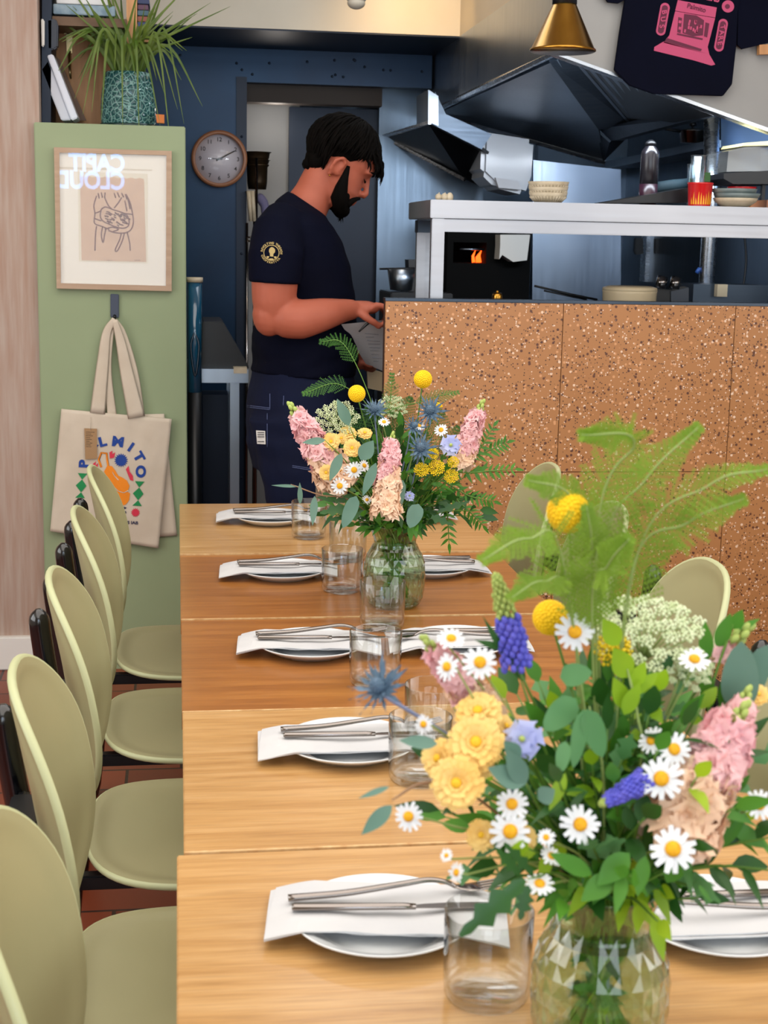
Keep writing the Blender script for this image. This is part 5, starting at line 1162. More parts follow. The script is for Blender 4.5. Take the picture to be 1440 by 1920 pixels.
# ---------------- under the pass shelf
q=MB().box((P(840,500,Y=6.3).x,6.3,.0),(P(996,500,Y=6.3).x,6.9,P(900,446,Y=6.3).z)); ov=thing('oven','black oven with a small orange flame glowing inside','oven',P(918,560,Y=6.3)); 
q=MB(); x0,x1=P(838,500,Y=6.3).x,P(994,500,Y=6.3).x; zt_=P(900,405,Y=6.3).z; zo1,zo0=P(900,455,Y=6.3).z,P(900,494,Y=6.3).z; xo0,xo1=P(850,470,Y=6.3).x,P(912,470,Y=6.3).x
q.box((x0,6.3,0),(x1,6.7,zo0)); q.box((x0,6.3,zo1),(x1,6.7,zt_)); q.box((x0,6.3,zo0),(xo0,6.7,zo1)); q.box((xo1,6.3,zo0),(x1,6.7,zo1)); q.box((xo0,6.66,zo0),(xo1,6.7,zo1)); q.build('cabinet',M['soot'],ov)
fm=MB(); 
for dx,hh_ in ((0,.055),(.018,.045),(.028,.06)):
    a=P(888,492,Y=6.4)+Vector((dx,0,0)); fm.tube([a,a+Vector((-.004,0,hh_*.5)),a+Vector((.008,0,hh_))],[.008,.006,.001],8)
fm.build('flame',M['flame'],ov)['label']='orange flame'
MB().tube([P(862,467,Y=6.35),P(908,468,Y=6.35)],.005,8).build('rack_bar',M['steel'],ov)
q=MB().prism([P(x,y,Y=6.2) for x,y in ((938,440),(994,440),(988,488),(962,491),(942,478),(936,486),(938,460))],(0,.1,0)); tag(q.build('towel_holder',mat('pale_grey_plastic','#d2d2ce',.4)),'pale grey plastic holder beside the oven under the pass shelf','holder')
q=MB(); q.prism([P(x,y,Y=6.35) for x,y in ((1000,300),(1164,318),(1164,566),(998,566))],(0,.02,0)); z_=min(v[2] for v in q.v); x_=[v[0] for v in q.v]; q.box((min(x_),6.35,0),(max(x_),6.37,z_)); struct('trim_7',q,steelmat('splash_steel','#a3b0c2','#8593a5',.3,(30,30,1)))
c=P(932,566,Y=4.40); c.z=ZC-.07; pm=thing('pepper_mill','small brass mill top peeking over the terrazzo counter','mill',c)
hz=P(932,549,Y=4.40).z-c.z; MB().lathe([(0,0),(.014,0),(.014,hz*.6),(.016,hz*.62),(.016,hz*.9),(.013,hz),(0,hz)],24,c=c).build('mill_body',M['brass'],pm); MB().ball(c+Vector((0,0,hz+.003)),.005,10).build('knob',M['brass'],pm)
c=P(1180,560,Y=4.62); c.z=ZC-.07; pt_=thing('beige_pot','wide beige pot on the worktop behind the counter','pot',c); rr=wpx(51,4.62); hz=P(1180,536,Y=4.62).z-c.z
MB().lathe([(0,0),(rr*.96,0),(rr,hz*.8),(rr*1.02,hz*.86)],44,c=c).build('pot_body',M['beige'],pt_); MB().lathe([(rr*1.02,hz*.86),(rr*1.0,hz*.95),(rr*.8,hz),(0,hz)],44,c=c).build('lid',M['beige'],pt_)
for i,(x,y) in enumerate(((1240,528),(1266,529))):
    c=P(x,y,Y=4.75); tag(MB().tube([c+Vector((-.003,0,-.022)),c+Vector((.004,0,.018))],.018,18).build('shaker',M['chrome']),['left','right'][i]+' chrome shaker top behind the counter','shaker','chrome shakers')
sc_=thing('card_terminal','black counter machine behind the counter, holding the chrome shakers','machine',P(1262,560,Y=4.8))
q=MB().prism([P(x,y,Y=4.78) for x,y in ((1222,566),(1226,541),(1258,543),(1282,536),(1292,540),(1292,566))],(0,.12,0)); q.build('housing',M['black'],sc_,.003); MB().prism([P(x,y,Y=4.775) for x,y in ((1258,546),(1291,539),(1291,565),(1258,566))],(0,.004,0)).build('side_panel',mat('slate_plastic','#3d4654',.4),sc_)
YN=P(1211,480,X=X2-.01).y; q=MB().box((X2-.02,YN-.03,P(1211,528,Y=YN).z),(X2,YN+.05,P(1211,438,Y=YN).z)); rk=tag(q.build('knife_strip',M['steel_bright']),'pale vertical steel strip with a black clip, under the pass shelf','strip')
MB().pxpoly([(1192,446),(1206,446),(1207,476),(1193,478),(1190,470)],YN-.05,.03).build('clip',M['black'],rk,.003); MB().pxpoly([(1229,447),(1240,447),(1240,476),(1229,476)],YN-.15,.03).build('clip',M['black'],rk,.003)
for i,pts in enumerate((((1343,440),(1340,470),(1328,490),(1310,505)),((1396,440),(1399,490),(1393,540),(1386,566)))):
    q=MB().tube(bez([P(x,y,Y=5.2) for x,y in pts],6),.0045,8); o=q.build('power_cord',M['black']); tag(o,['short black cord with a blue tip hanging under the pass shelf','long black cord hanging at the right under the pass shelf'][i],'cord')
    if i==0: MB().tube([P(1312,503,Y=5.2),P(1306,512,Y=5.2)],.008,8).build('plug',mat('blue_plug','#234a8c',.5),o)
q=MB(); q.tube([P(1002,536,Y=4.9),P(1070,552,Y=4.9),P(1120,562,Y=4.9)],.004,8); q.tube([P(1020,545,Y=4.9),P(1100,562,Y=4.9)],.003,8); tag(q.build('tongs',M['black']),'black tongs lying behind the counter below the bright splashback','tongs')
q=MB().box((P(1300,545,Y=5.0).x,5.0,1.1),(P(1440,545,Y=5.0).x,5.2,P(1380,534,Y=5.0).z)); tag(q.build('grill_machine',M['steel_dark']),'dark steel machine at far right under the pass shelf','machine')
q=MB().box((P(1343,545,Y=4.98).x,4.97,P(1343,556,Y=4.98).z),(P(1362,545,Y=4.98).x,4.999,P(1343,533,Y=4.98).z)); tag(q.build('socket',M['beige']),'beige socket on the dark machine at right','socket')
bw=MB().box((P(706,500,Y=6.3).x,5.85,0),(P(838,500,Y=6.0).x,6.2,P(752,548,Y=5.9).z)); tag(bw.build('back_worktop',M['black'],None,.004),'dark worktop left of the oven, carrying the small steel bin','worktop')
# container hanging left of the pass shelf
q=MB(); c=P(752,522,Y=6.0); c.z=P(752,548,Y=5.9).z+.0905; cn=thing('sauce_bin','small steel bin with a black rim between the man and the shelf post','bin',c)
MB().lathe([(0,-.09),(.045,-.085),(.058,0),(.055,0),(.04,-.08),(0,-.08)],24,c=c,smooth=True).build('bin_body',M['steel'],cn); MB().tube([c+Vector((-.09,0,.0)),c+Vector((.09,0,.004))],[.012,.016],10,ref=(0,1,0),rad2=[.004,.006]).build('rim',M['black'],cn)
q=MB().pxpoly([(766,487),(793,487),(793,545),(768,545)],6.1,.1); tag(q.build('black_box',M['black']),'black box beside the small steel bin','box')
# ================================================================ PENDANT LAMPS
def pendant(px,py,wpxr,Y,lab,topy):
    c=P(px,py,Y=Y); r=wpx(wpxr,Y); h=P(px,topy,Y=Y).z-c.z; t=thing('pendant_lamp',lab,'lamp',(c.x,c.y,c.z+h))
    MB().lathe([(r,0),(r*1.03,.002),(r*1.02,.006),(r*.98,.008),(r*.36,h),(r*.30,h+.004),(r*.28,h),(r*.92,.012),(r*.97,.004)],48,c=c).build('lamp_shade',M['brass'],t)
    MB().lathe([(r*.38,h),(r*.38,h+.05),(r*.18,h+.06),(0,h+.06)],24,c=c).build('socket',M['steel_dark'],t)
    MB().tube([c+Vector((0,0,h+.055)),(c.x,c.y,3)],.004,8).build('cord',M['black'],t)
    MB().ball(c+Vector((0,0,h*.45)),r*.32,16).build('bulb',M['lit'],t)
    return c
c=pendant(1055,97,59,4.1,'brass cone pendant lamp hanging over the kitchen counter',8); lamp('pendant_light','POINT',c+Vector((0,0,.03)),2.0,(1,.72,.4),size=.03)
# bulb fixture at the top edge, lighting the cream bulkhead
c=P(668,6,Y=YS-.35); wl_=thing('ceiling_spotlight','white spotlight cut off at the top edge above the man','lamp',(c.x,c.y,3))
MB().ball(c,(.034,.034,.022),16).build('lamp_head',M['cream'],wl_); MB().tube([c+Vector((0,0,.01)),c+Vector((0,0,.08))],[.036,.04],16).build('housing',M['white'],wl_); MB().tube([c+Vector((0,0,.08)),(c.x,c.y,3)],.012,10).build('rod',M['white'],wl_)
lamp('bulkhead_spot','SPOT',P(790,-60,Y=YS-.4),8.5,(1,.62,.24),(R(62),0,R(-6)),.03,spot=R(120),blend=1)
# back room lamp
c=P(474,188,Y=6.75); bl=thing('pendant_lamp','small warm wood pendant lamp glimpsed in the back room beyond the doorway','lamp',c+Vector((0,0,.1)))
MB().lathe([(.07,0),(.075,.01),(.06,.06),(.02,.09),(0,.09)],30,c=c).build('lamp_shade',M['walnut'],bl); MB().lathe([(0,.004),(.066,.004),(.066,.010),(0,.010)],24,c=c).build('bulb',M['lit'],bl); MB().tube([c+Vector((0,0,.09)),c+Vector((0,0,.35))],.004,6).build('cord',M['black'],bl)
lamp('back_room_light','POINT',c+Vector((.1,-.05,-.08)),1.3,(1,.9,.8),size=.05)
# ================================================================ GREEN CUPBOARD AND ITS WALL
YG=4.90; xg0=P(78,700,Y=YG).x-.006; zg=P(200,233,Y=YG).z
gp=thing('tall_cupboard','tall sage green cupboard side carrying the picture and the tote bags','cupboard',((xg0+XG)/2,YG,0))
MB().box((xg0,YG,0),(XG,YG+.42,zg)).build('carcass',M['green_paint'],gp,.003)
MB().box((xg0+.0,YG-.006,0),(XG,YG-.001,.09)).build('plinth',M['green_paint'],gp)
# picture
yp=YG-.024
def pbox(mb,x0,y0,x1,y1,Y,th,m=0): mb.prism([P(x,y,Y=Y) for x,y in ((x0,y0),(x1,y0+(x1-x0)*.03),(x1,y1+(x1-x0)*.02),(x0,y1))],(0,th,0),m)
pf=thing('framed_picture','framed brown print of a person holding a dog, on the green cupboard','picture',P(212,545,Y=yp))
o_=[(101,276),(322,283),(322,546),(106,541)]; i_=[(111,286),(312,291),(311,536),(114,531)]
q=MB()
for k in range(4):
    k2=(k+1)%4; q.prism([P(*o_[k],Y=yp),P(*o_[k2],Y=yp),P(*i_[k2],Y=yp),P(*i_[k],Y=yp)],(0,.022,0))
q.build('frame',M['frame_wood'],pf)
MB().pxpoly(i_,yp+.012,.008).build('mount_board',M['mat'],pf)
MB().pxpoly([(146,322),(277,326),(277,494),(148,490)],yp+.0112,.0006).build('inner_mount_line',mat('inner_mount','#cfc5b0',.8),pf)
jag=[(150,330+1.5*math.sin(x)) for x in (0,)]+[(150+k*8,330+k*.3+(2 if k%2 else -1)) for k in range(1,16)]+[(274,491),(153,488)]
MB().pxpoly(jag,yp+.0104,.0006).build('print_paper',M['kraft'],pf)
dr=MB(); yi=yp+.0098
lines=[[(181,367),(176,385),(178,400),(177,418),(190,424),(205,430)],[(236,364),(243,378),(248,398),(250,418),(244,432),(232,437),(215,436),(203,432)],[(184,362),(186,372)],[(190,361),(192,371)],[(197,361),(196,371)],[(214,362),(217,371)],[(220,361),(224,370)],[(228,362),(232,370)],[(235,364),(238,374)],
[(181,424),(179,440),(178,470)],[(238,434),(243,455),(244,470)],[(190,392),(198,388),(212,393),(228,398),(238,404),(242,414),(240,424),(230,428),(216,425),(204,420),(194,415),(188,406),(190,392)],[(192,426),(190,440),(193,455),(196,440),(199,428)],[(228,436),(224,450),(216,468),(220,470),(229,452),(233,438)],[(177,400),(186,397),(190,394)],[(232,400),(248,402)],[(196,370),(203,385),(210,392)],[(214,390),(222,380),(228,370)],[(196,430),(210,426),(222,430),(212,434)],[(178,410),(190,414)],[(240,374),(244,392)],[(234,376),(238,396)]]
for l in lines: dr.tube(bez([P(x,y,Y=yi) for x,y in l],4) if len(l)>2 else [P(x,y,Y=yi) for x,y in l],.0021,5)
rd=random.Random(8)
for k in range(46):
    a=rd.uniform(0,2*PI); rr=math.sqrt(rd.random()); x=216+24*rr*math.cos(a); y=408+13*rr*math.sin(a)+.15*(x-216); dr.tube([P(x,y,Y=yi),P(x+rd.uniform(3,8),y+rd.uniform(1,4),Y=yi)],.0019,4)
for x in (200,252): dr.tube(bez([P(x+k*2.2,488+(1 if k%2 else -1),Y=yi) for k in range(6)],2),.0005,4)
dr.build('line_drawing',M['ink'],pf)
MB().pxpoly(i_,yp+.002,.0015).build('glass_pane',M['pane'],pf)
# hook
hk=thing('coat_hook','small slate blue hook on the green cupboard, holding the tote bags','hook',P(215,575,Y=YG-.01)); MB().pxpoly([(207,551),(223,552),(223,596),(207,595)],YG-.012,.011).build('plate',mat('slate_hook','#3c4558',.5),hk,.002)
MB().tube([P(215,592,Y=YG-.012),P(215,598,Y=YG-.028),P(215,592,Y=YG-.038)],.005,8).build('prong',M['black'],hk)
# tote bags
def cloth(mb,corners,Y,th,amp,seed,nx=26,ny=26,m=0):
    (a,b,c_,d)=corners; vs=[]
    for j in range(ny+1):
        for i in range(nx+1):
            s,t=i/nx,j/ny; x=lerp(lerp(a[0],b[0],s),lerp(d[0],c_[0],s),t); y=lerp(lerp(a[1],b[1],s),lerp(d[1],c_[1],s),t)
            vs.append(P(x,y,Y=Y-disp(x,y,amp,seed)))
    n=len(vs); fs=[]
    for j in range(ny):
        for i in range(nx): k=j*(nx+1)+i; fs.append((k,k+nx+1,k+nx+2,k+1))
    back=[v+Vector((0,th,0)) for v in vs]; fb2=[tuple(n+q for q in f[::-1]) for f in fs]
    ed=[i for i in range(nx+1)]+[j*(nx+1)+nx for j in range(1,ny+1)]+[ny*(nx+1)+i for i in range(nx-1,-1,-1)]+[j*(nx+1) for j in range(ny-1,0,-1)]
    se=[(ed[k],ed[(k+1)%len(ed)],ed[(k+1)%len(ed)]+n,ed[k]+n) for k in range(len(ed))]
    mb.add(vs+back,fs+fb2+se,m,True)
def disp(x,y,amp,seed): return amp*(.7+noise.noise(Vector((x*.016+seed,y*.009,seed)))+.45*noise.noise(Vector((x*.05,y*.03+seed,2)))+.35*max(0,math.sin(x*.11+1))*max(0,1-abs(y-800)/60))
bg2=thing('tote_bag','plain cotton tote bag hanging behind the printed one, only its corners showing','tote bag',P(260,1000,Y=YG-.01),'tote bags on the hook')
q=MB(); cloth(q,((215,778),(308,776),(332,1004),(128,1020)),YG-.008,.004,.002,9); q.build('bag_body',M['canvas'],bg2)
bg=thing('tote_bag','printed cotton tote bag with blue lettering and a brown card tag','tote bag',P(210,1027,Y=YG-.02),'tote bags on the hook')
YT=YG-.024; AMP=.0045; SD=3.3
q=MB(); cloth(q,((115,767),(322,786),(297,1028),(94,996)),YT,.010,AMP,SD,32,32); q.build('bag_body',M['canvas'],bg)
def strap(pts,w,parent,Y):
    mb=MB(); c=bez([P(x,y,Y=Y+dy) for x,y,dy in pts],8); K=len(c); wd=[lerp(w[0],w[1],i/(K-1)) for i in range(K)]
    mb.tube(c,[.003]*K,8,ref=(0,1,0),rad2=[v*Y/FPX for v in wd]); return mb.build('strap',M['canvas'],parent)
strap([(215,598,.0),(200,625,.006),(193,680,.012),(183,775,.010)],(5,14),bg,YG-.040); strap([(215,600,.0),(226,640,.006),(238,700,.010),(256,782,.010)],(5,16),bg,YG-.040)
strap([(216,600,.0),(232,628,.004),(252,700,.010),(263,784,.010)],(4,9),bg2,YG-.030); strap([(214,600,.0),(206,640,.004),(202,700,.008),(210,780,.008)],(4,9),bg2,YG-.030)
def ontote(mb,name,m,lab=None,off=.0022):
    nv=[]
    for x,y,z in mb.v: nv.append(tuple(P(x,y,Y=YT-disp(x,y,AMP,SD)-off-(abs(z)))))
    mb.v=nv; o=mb.build(name,m,bg)
    if lab: o['label']=lab
    return o
def pxtext(ch,x,y,size,rot,bold=1.2):
    m_=textmesh(ch,size,bold=bold,extrude=0); k=MB(); a=R(rot)
    # add slab serifs feel by widening
    for v in m_.v: k.v.append((x+(v[0]*math.cos(a)*1.15-(-v[1])*math.sin(a)),y+(v[0]*math.sin(a)*1.15+(-v[1])*math.cos(a)),0))
    k.f=[f[::-1] for f in m_.f]; k.mi=m_.mi; k.sm=m_.sm; return k
I4=Matrix.Identity(4)
let=MB()
for ch_,x,y,rt in (('P',158,870,-88),('A',172,838,-52),('L',192,829,-14),('M',221,829,8),('I',245,839,34),('T',260,857,60),('O',263,884,92)): let.merge(pxtext(ch_,x,y,24 if ch_!='M' else 25,rt),I4)
ontote(let,'blue_lettering',M['print_blue'],'arched blue PALMITO lettering')
def star(x,y,r1,r2,n): return [(x+(r1 if k%2 else r2)*math.cos(PI*k/n),y+(r1 if k%2 else r2)*math.sin(PI*k/n)) for k in range(2*n)]
def pol(mb,pts): 
    cx=sum(p[0] for p in pts)/len(pts); cy_=sum(p[1] for p in pts)/len(pts); n=len(pts)
    mb.add([(x,y,0) for x,y in pts]+[(cx,cy_,0)],[(k,(k+1)%n,n) for k in range(n)])
s_=MB(); pol(s_,star(227,863,13.5,9.5,18)); ontote(s_,'blue_sun',M['print_blue'])
s_=MB(); pol(s_,star(149,950,9,6,14)); ontote(s_,'red_sun',M['print_red']); s_=MB(); pol(s_,star(254,961,9,6,14)); ontote(s_,'red_sun',M['print_red'])
s_=MB()
for dx,dy in ((0,0),(-107,-15)):
    if dx: ontote(s_,'green_diamonds',M['print_green']); s_=MB()
    for pts in ([(253,902),(271,903),(261,914)],[(261,914),(269,926),(259,938),(249,925)],[(259,938),(266,949),(248,948)]): pol(s_,[(x+dx,y+dy) for x,y in pts])
ontote(s_,'green_diamonds',M['print_green'])
og=MB(); pol(og,[(201,873),(210,874),(216,882),(222,892),(229,895),(238,901),(243,911),(240,920),(230,922),(219,913),(217,926),(223,932),(233,930),(244,925),(242,938),(236,946),(224,950),(221,944),(214,925),(206,905),(195,884)])
og.tube([(190,876,0),(185,862,0),(190,849,0),(200,850,0),(201,862,0),(203,874,0)],2.0,4)
for k in range(len(og.v)): og.v[k]=(og.v[k][0],og.v[k][1],0)
ontote(og,'orange_figure',M['print_orange'],'orange printed figure')
rf=MB()
for pts in ([(205,848),(211,845),(209,852),(216,848),(214,858),(206,860)],[(174,870),(180,865),(178,874),(184,868),(183,878),(175,880)],[(236,880),(241,873),(243,884),(249,892),(250,902),(244,900),(240,890)]): pol(rf,pts)
ontote(rf,'red_flames',M['print_red'],off=.0026)
ol=MB()
for pts in ([(210,884),(216,894),(222,900)],[(216,915),(222,921),(232,924),(242,919)],[(216,921),(218,932),(222,944)]):
    ol.tube([(x,y,0) for x,y in pts],.7,4)
for k in range(len(ol.v)): ol.v[k]=(ol.v[k][0],ol.v[k][1],0)
ontote(ol,'figure_outline',M['mat'],off=.0032)
bt=MB(); 
for tx,x,y,sz in (('16',143,965,8),('ENS IAB',243,980,8)): bt.merge(pxtext(tx,x,y,sz,3,.25),I4)
for pts in ([(224,954),(232,950),(238,952),(230,957)],[(226,962),(236,958),(237,962),(228,966)]): pol(bt,pts)
ontote(bt,'small_navy_lettering',M['print_navy'])
tg=MB().prism([P(x,y,Y=YT-.012) for x,y in ((158,803),(182,804),(182,860),(160,861))],(0,.0012,0)); to_=tg.build('card_tag',M['card'],bg); to_['label']='brown card swing tag'
lt=MB()
for k in range(9): lt.tube([P(161,810+k*3.4,Y=YT-.0126),P(161+[16,10,13,8,11,7,12,9,10][k],810.5+k*3.4,Y=YT-.0126)],.0006,4)
lt.build('printed_lines',M['black_ink'],to_); MB().tube([P(170,782,Y=YT-.008),P(170,806,Y=YT-.0135)],.0008,5).build('tag_string',M['canvas'],to_)
# ================================================================ SHELF ABOVE THE CUPBOARD
YW=5.22
su=thing('shelf_unit','wooden wall unit above the green cupboard, with a shelf and an upright post','shelf unit',P(160,230,Y=YW))
MB().pxpoly([(98,46),(246,52),(246,240),(92,238)],YW,.02).build('back_panel',M['pine'],su)
MB().prism([P(98,30,Y=5.02),P(238,36,Y=5.02),P(238,52,Y=5.02),P(98,47,Y=5.02)],(0,.20,0)).build('shelf_board',mat('dark_shelf_edge','#6b513b',.6),su)
MB().pxpoly([(236,-60),(257,-60),(257,250),(240,250)],5.06,.16).build('upright',M['pine'],su)
MB().pxpoly([(79,-60),(97,-60),(95,240),(78,240)],5.0,.2).build('side_panel',M['blue_dark'],su)
for i,(x0,y0,x1,y1,m,lab) in enumerate(((100,9,216,28,'#9fb3bf','blue-white marbled book lying on the shelf above the green cupboard'),(106,-14,204,8,'#dfe2e4','white book on top of the marbled one, at the top edge'))):
    t=thing('book',lab,'book',P(150,y1,Y=5.03)); z0=P(150,y1,Y=5.03).z; z1=P(150,y0,Y=5.03).z; xa_=P(x0,y1,Y=5.03).x; xb_=P(x1,y1,Y=5.03).x
    MB().box((xa_,5.03,z0+.0005),(xb_,5.2,z1)).build('cover',mat('book_cover_%s'%m[1:],m,.6,var='#6d8aa0' if i==0 else None,scale=30),t,.002)
cols=['#3a4a8c','#7c3a48','#2f3f70','#8a4a3a','#3c5a6a','#56304a','#24325c']
for i in range(7):
    y1=73-i*11; y0=y1-10; t=thing('book',['dark teal','purple','slate','rust','indigo','wine','navy'][i]+' book spine in the stack right of the wooden upright','book',P(268,y1,Y=5.06),'books stacked right of the upright')
    z0,z1=P(268,y1,Y=5.06).z,P(268,y0,Y=5.06).z; MB().box((P(258,y1,Y=5.06).x,5.06+.003*(i%2),z0),(P(280-(i%3),y1,Y=5.06).x,5.24,z1-.0008)).build('cover',mat('spine_%d'%i,cols[i],.5),t,.0015)
q=MB().prism([P(257,74,Y=5.05),P(283,75,Y=5.05),P(283,79,Y=5.05),P(257,78,Y=5.05)],(0,.2,0)); tag(q.build('small_shelf',M['pine']),'short shelf piece under the stacked books right of the upright','shelf')
wb=thing('white_box','white hinged box leaning on the left wall, on top of the green cupboard','box',P(128,226,Y=5.0)); 
MB().prism([P(x,y,Y=5.0) for x,y in ((77,130),(90,112),(134,225),(115,226))],(0,.12,0)).build('box_body',mat('white_lacquer','#c6cad6',.4),wb,.003); MB().prism([P(x,y,Y=4.99) for x,y in ((88,104),(99,101),(146,221),(134,226))],(0,.14,0)).build('box_lid',mat('white_lacquer_lid','#d2d6e2',.4),wb,.003)
q=MB().prism([P(x,y,Y=5.16) for x,y in ((100,102),(112,112),(162,226),(146,226))],(0,.01,0)); tag(q.build('brown_board',mat('brown_board','#6a5142',.6)),'brown board leaning behind the white box','board')
q=MB().prism([P(x,y,Y=5.0) for x,y in ((88,36),(105,35),(109,48),(108,88),(100,94),(89,92))],(0,.05,0)); o=q.build('speaker_box',mat('navy_plastic','#1a2436',.4),None,.004); tag(o,'small dark navy device fixed above the white box','device')
q=MB().prism([P(x,y,Y=4.97) for x,y in ((77,34),(83,37),(83,86),(78,88))],(0,.02,0)); tag(q.build('white_remote',M['white'],None,.003),'slim white holder at the wall edge above the cupboard','holder')
for i,(x,y0) in enumerate(((129,52),(208,58))):
    t=thing('brass_bracket',['brass shelf bracket with two screws, nearest the white box','brass shelf bracket half hidden by the plant leaves'][i],'bracket',P(x,y0,Y=YW-.01),'brass shelf brackets')
    q=MB(); q.pxpoly([(x-11,y0+1),(x+11,y0+2),(x+9,y0+12),(x-9,y0+12)],YW-.012,.01); q.pxpoly([(x-5,y0+10),(x+7,y0+10),(x+6,y0+48),(x-4,y0+48)],YW-.012,.01)
    q.tube([P(x+1,y0+45,Y=YW-.014),P(x+2,y0+75,Y=YW-.05),P(x+3,y0+90,Y=YW-.08)],[.008,.010,.016],8,ref=(0,1,0),rad2=[.006,.005,.004]); q.build('bracket_arm',M['brass_pale'],t)
    for s in (-7,8): MB().ball(P(x+s,y0+7,Y=YW-.014),.0035,8).build('screw',M['black'],t)
q=MB().prism([P(x,y,Y=4.98) for x,y in ((292,214),(308,215),(308,231),(294,230))],(0,.03,0)); tag(q.build('orange_packet',mat('orange_packet','#c46a1e',.5)),'small orange packet right of the plant pot','packet')
# spider plant
pc=P(241,231,Y=5.06); pc.z=zg; rb=wpx(48,5.06); 
pp=thing('spider_plant','spider plant with long arching leaves in a blue-green scaled ceramic pot','potted plant',pc)
hp=P(241,137,Y=5.06).z-zg; q=MB(); N=40; Kk=26; vs=[];fs=[]
def prad(t): return rb*(.98-.02*t+.06*math.sin(PI*t)-.14*t*t)
def potmat():
    m=bpy.data.materials.new('scaled_glaze'); m.use_nodes=True; t=NT(m); b=t.n['Principled BSDF']; tc=t.new('ShaderNodeTexCoord')
    v=t.new('ShaderNodeTexVoronoi',feature='DISTANCE_TO_EDGE'); v.inputs['Scale'].default_value=62; t.l.new(tc.outputs['Object'],v.inputs['Vector'])
    rp=t.new('ShaderNodeValToRGB'); rp.color_ramp.elements[0].position=.02; rp.color_ramp.elements[0].color=lin('#6f9a94'); rp.color_ramp.elements[1].position=.09; rp.color_ramp.elements[1].color=lin('#1f4a4c'); t.l.new(v.outputs['Distance'],rp.inputs[0]); t.l.new(rp.outputs[0],b.inputs['Base Color'])
    bp=t.new('ShaderNodeBump'); bp.inputs['Strength'].default_value=.8; bp.inputs['Distance'].default_value=.006; t.l.new(v.outputs['Distance'],bp.inputs['Height']); t.l.new(bp.outputs[0],b.inputs['Normal']); b.inputs['Roughness'].default_value=.15; return m
MB().lathe([(0,.0),(rb*.97,.0)]+[(prad(k/12),hp*k/12) for k in range(1,13)]+[(prad(1)-.008,hp),(prad(1)-.010,hp-.03),(0,hp-.03)],48,c=pc).build('pot',potmat(),pp)
MB().lathe([(0,.0),(rb*1.03,.0),(rb*1.05,.012),(rb*.99,.012),(0,.004)],40,c=pc).build('saucer',mat('dark_green_glaze','#10302c',.2),pp)
lf=MB(); gl=random.Random(12)
targets=[(85,20,.0),(150,-20,-.1),(140,185,-.1),(155,215,-.15),(172,210,-.15),(190,225,-.15),(165,160,.1),(230,240,-.16),(262,288,-.16),(322,292,-.14),(345,232,-.08),(300,235,-.14),(380,200,-.02),(340,150,.1),(395,5,.0),(432,12,.05),(370,25,.1),(360,70,.0),(350,95,-.1),(330,108,-.1),(200,-60,0),(235,-60,0),(255,-50,.05),(280,-40,.05),(310,-30,.1),(180,-40,.0),(120,-30,0),(215,130,-.1),(170,100,-.1),(310,180,-.1),(333,205,-.05),(285,150,-.12),(150,110,.1)]
for k in range(96):
    if k<len(targets): tx,ty,dy=targets[k]; e=P(tx,ty,Y=5.06+dy)
    else:
        a=gl.uniform(0,2*PI); rr=gl.uniform(.1,.26); e=pc+Vector((rr*math.cos(a),rr*math.sin(a)*.5-.02,gl.choice((-.02,.08,.2,.3,.36))+hp))
    a=gl.uniform(0,2*PI); b=pc+Vector((.035*math.cos(a),.035*math.sin(a),hp-.02)); ln=(e-b).length
    mid=b.lerp(e,.5)+Vector((0,0,.10 if e.z<pc.z+hp+.08 else .03)); 
    if e.z<pc.z+hp: mid=b+Vector(((e.x-b.x)*.62,(e.y-b.y)*.62,.09+gl.uniform(0,.06)))
    path=bez([b,b.lerp(mid,.5)+Vector((0,0,.03)),mid,e],6); K=len(path); w0=.0056*gl.uniform(.8,1.2)
    vs=[]
    for i,p in enumerate(path):
        t=i/(K-1); ax=(path[min(i+1,K-1)]-path[max(0,i-1)]).normalized(); sd=ax.cross((EYE-p).normalized()+Vector((0,0,.4))).normalized(); w=w0*(1-t**3)*(.6+.4*min(1,t*4))+.0004; nn_=sd.cross(ax)
        vs+=[p-sd*w+nn_*w*.35,p,p+sd*w+nn_*w*.35]
    fs=[]
    for i in range(K-1):
        for j in range(2): a_=i*3+j; fs.append((a_,a_+1,a_+4,a_+3))
    lf.add(vs,fs,0,True)
lf.build('leaves',leafmat('spider_leaf','#4c6a1c','#74893a',.45,.3),pp)
# ================================================================ CLOCK
yc_=YB-.03; cc=P(411,298,Y=yc_); cr=52*(P(411,298,Y=YB-.03)-EYE).dot(FW)/FPX; ck=thing('round_clock','round wall clock with a wooden rim on the dark blue wall','clock',cc)
RX=Matrix.Rotation(R(90),3,'X')
MB().lathe([(cr*.86,-.012),(cr*.86,.018),(cr*.9,.022),(cr,.016),(cr,-.028),(cr*.86,-.028)],64,c=cc,rot=RX).build('rim',M['walnut'],ck)
MB().lathe([(0,-.02),(cr*.88,-.02),(cr*.88,-.004),(0,-.004)],64,c=cc,rot=RX).build('dial',M['dial'],ck)
nm_=MB()
for k in range(1,13):
    a=R(90-30*k); nm_.merge(textmesh(str(k),cr*.2,bold=.0004),wallM(cc+Vector((cr*.68*math.cos(a),.0035,cr*.68*math.sin(a)))))
nm_.build('numerals',M['black_ink'],ck)
for ang,l,w_,nm in ((178,.40,.0016,'minute_hand'),(28,.62,.0028,'hour_hand')):
    a=R(ang); d=Vector((math.cos(a),0,math.sin(a))); MB().tube([cc-d*cr*.12+Vector((0,.002,0)),cc+d*cr*l+Vector((0,.002,0))],[w_*1.5,w_],6).build(nm,M['black'],ck)
MB().ball(cc+Vector((0,.002,0)),.006,10).build('hub',M['black'],ck)
MB().lathe([(0,.012),(cr*.86,.010),(cr*.86,.009),(0,.010)],48,c=cc,rot=RX).build('glass_cover',M['pane'],ck)
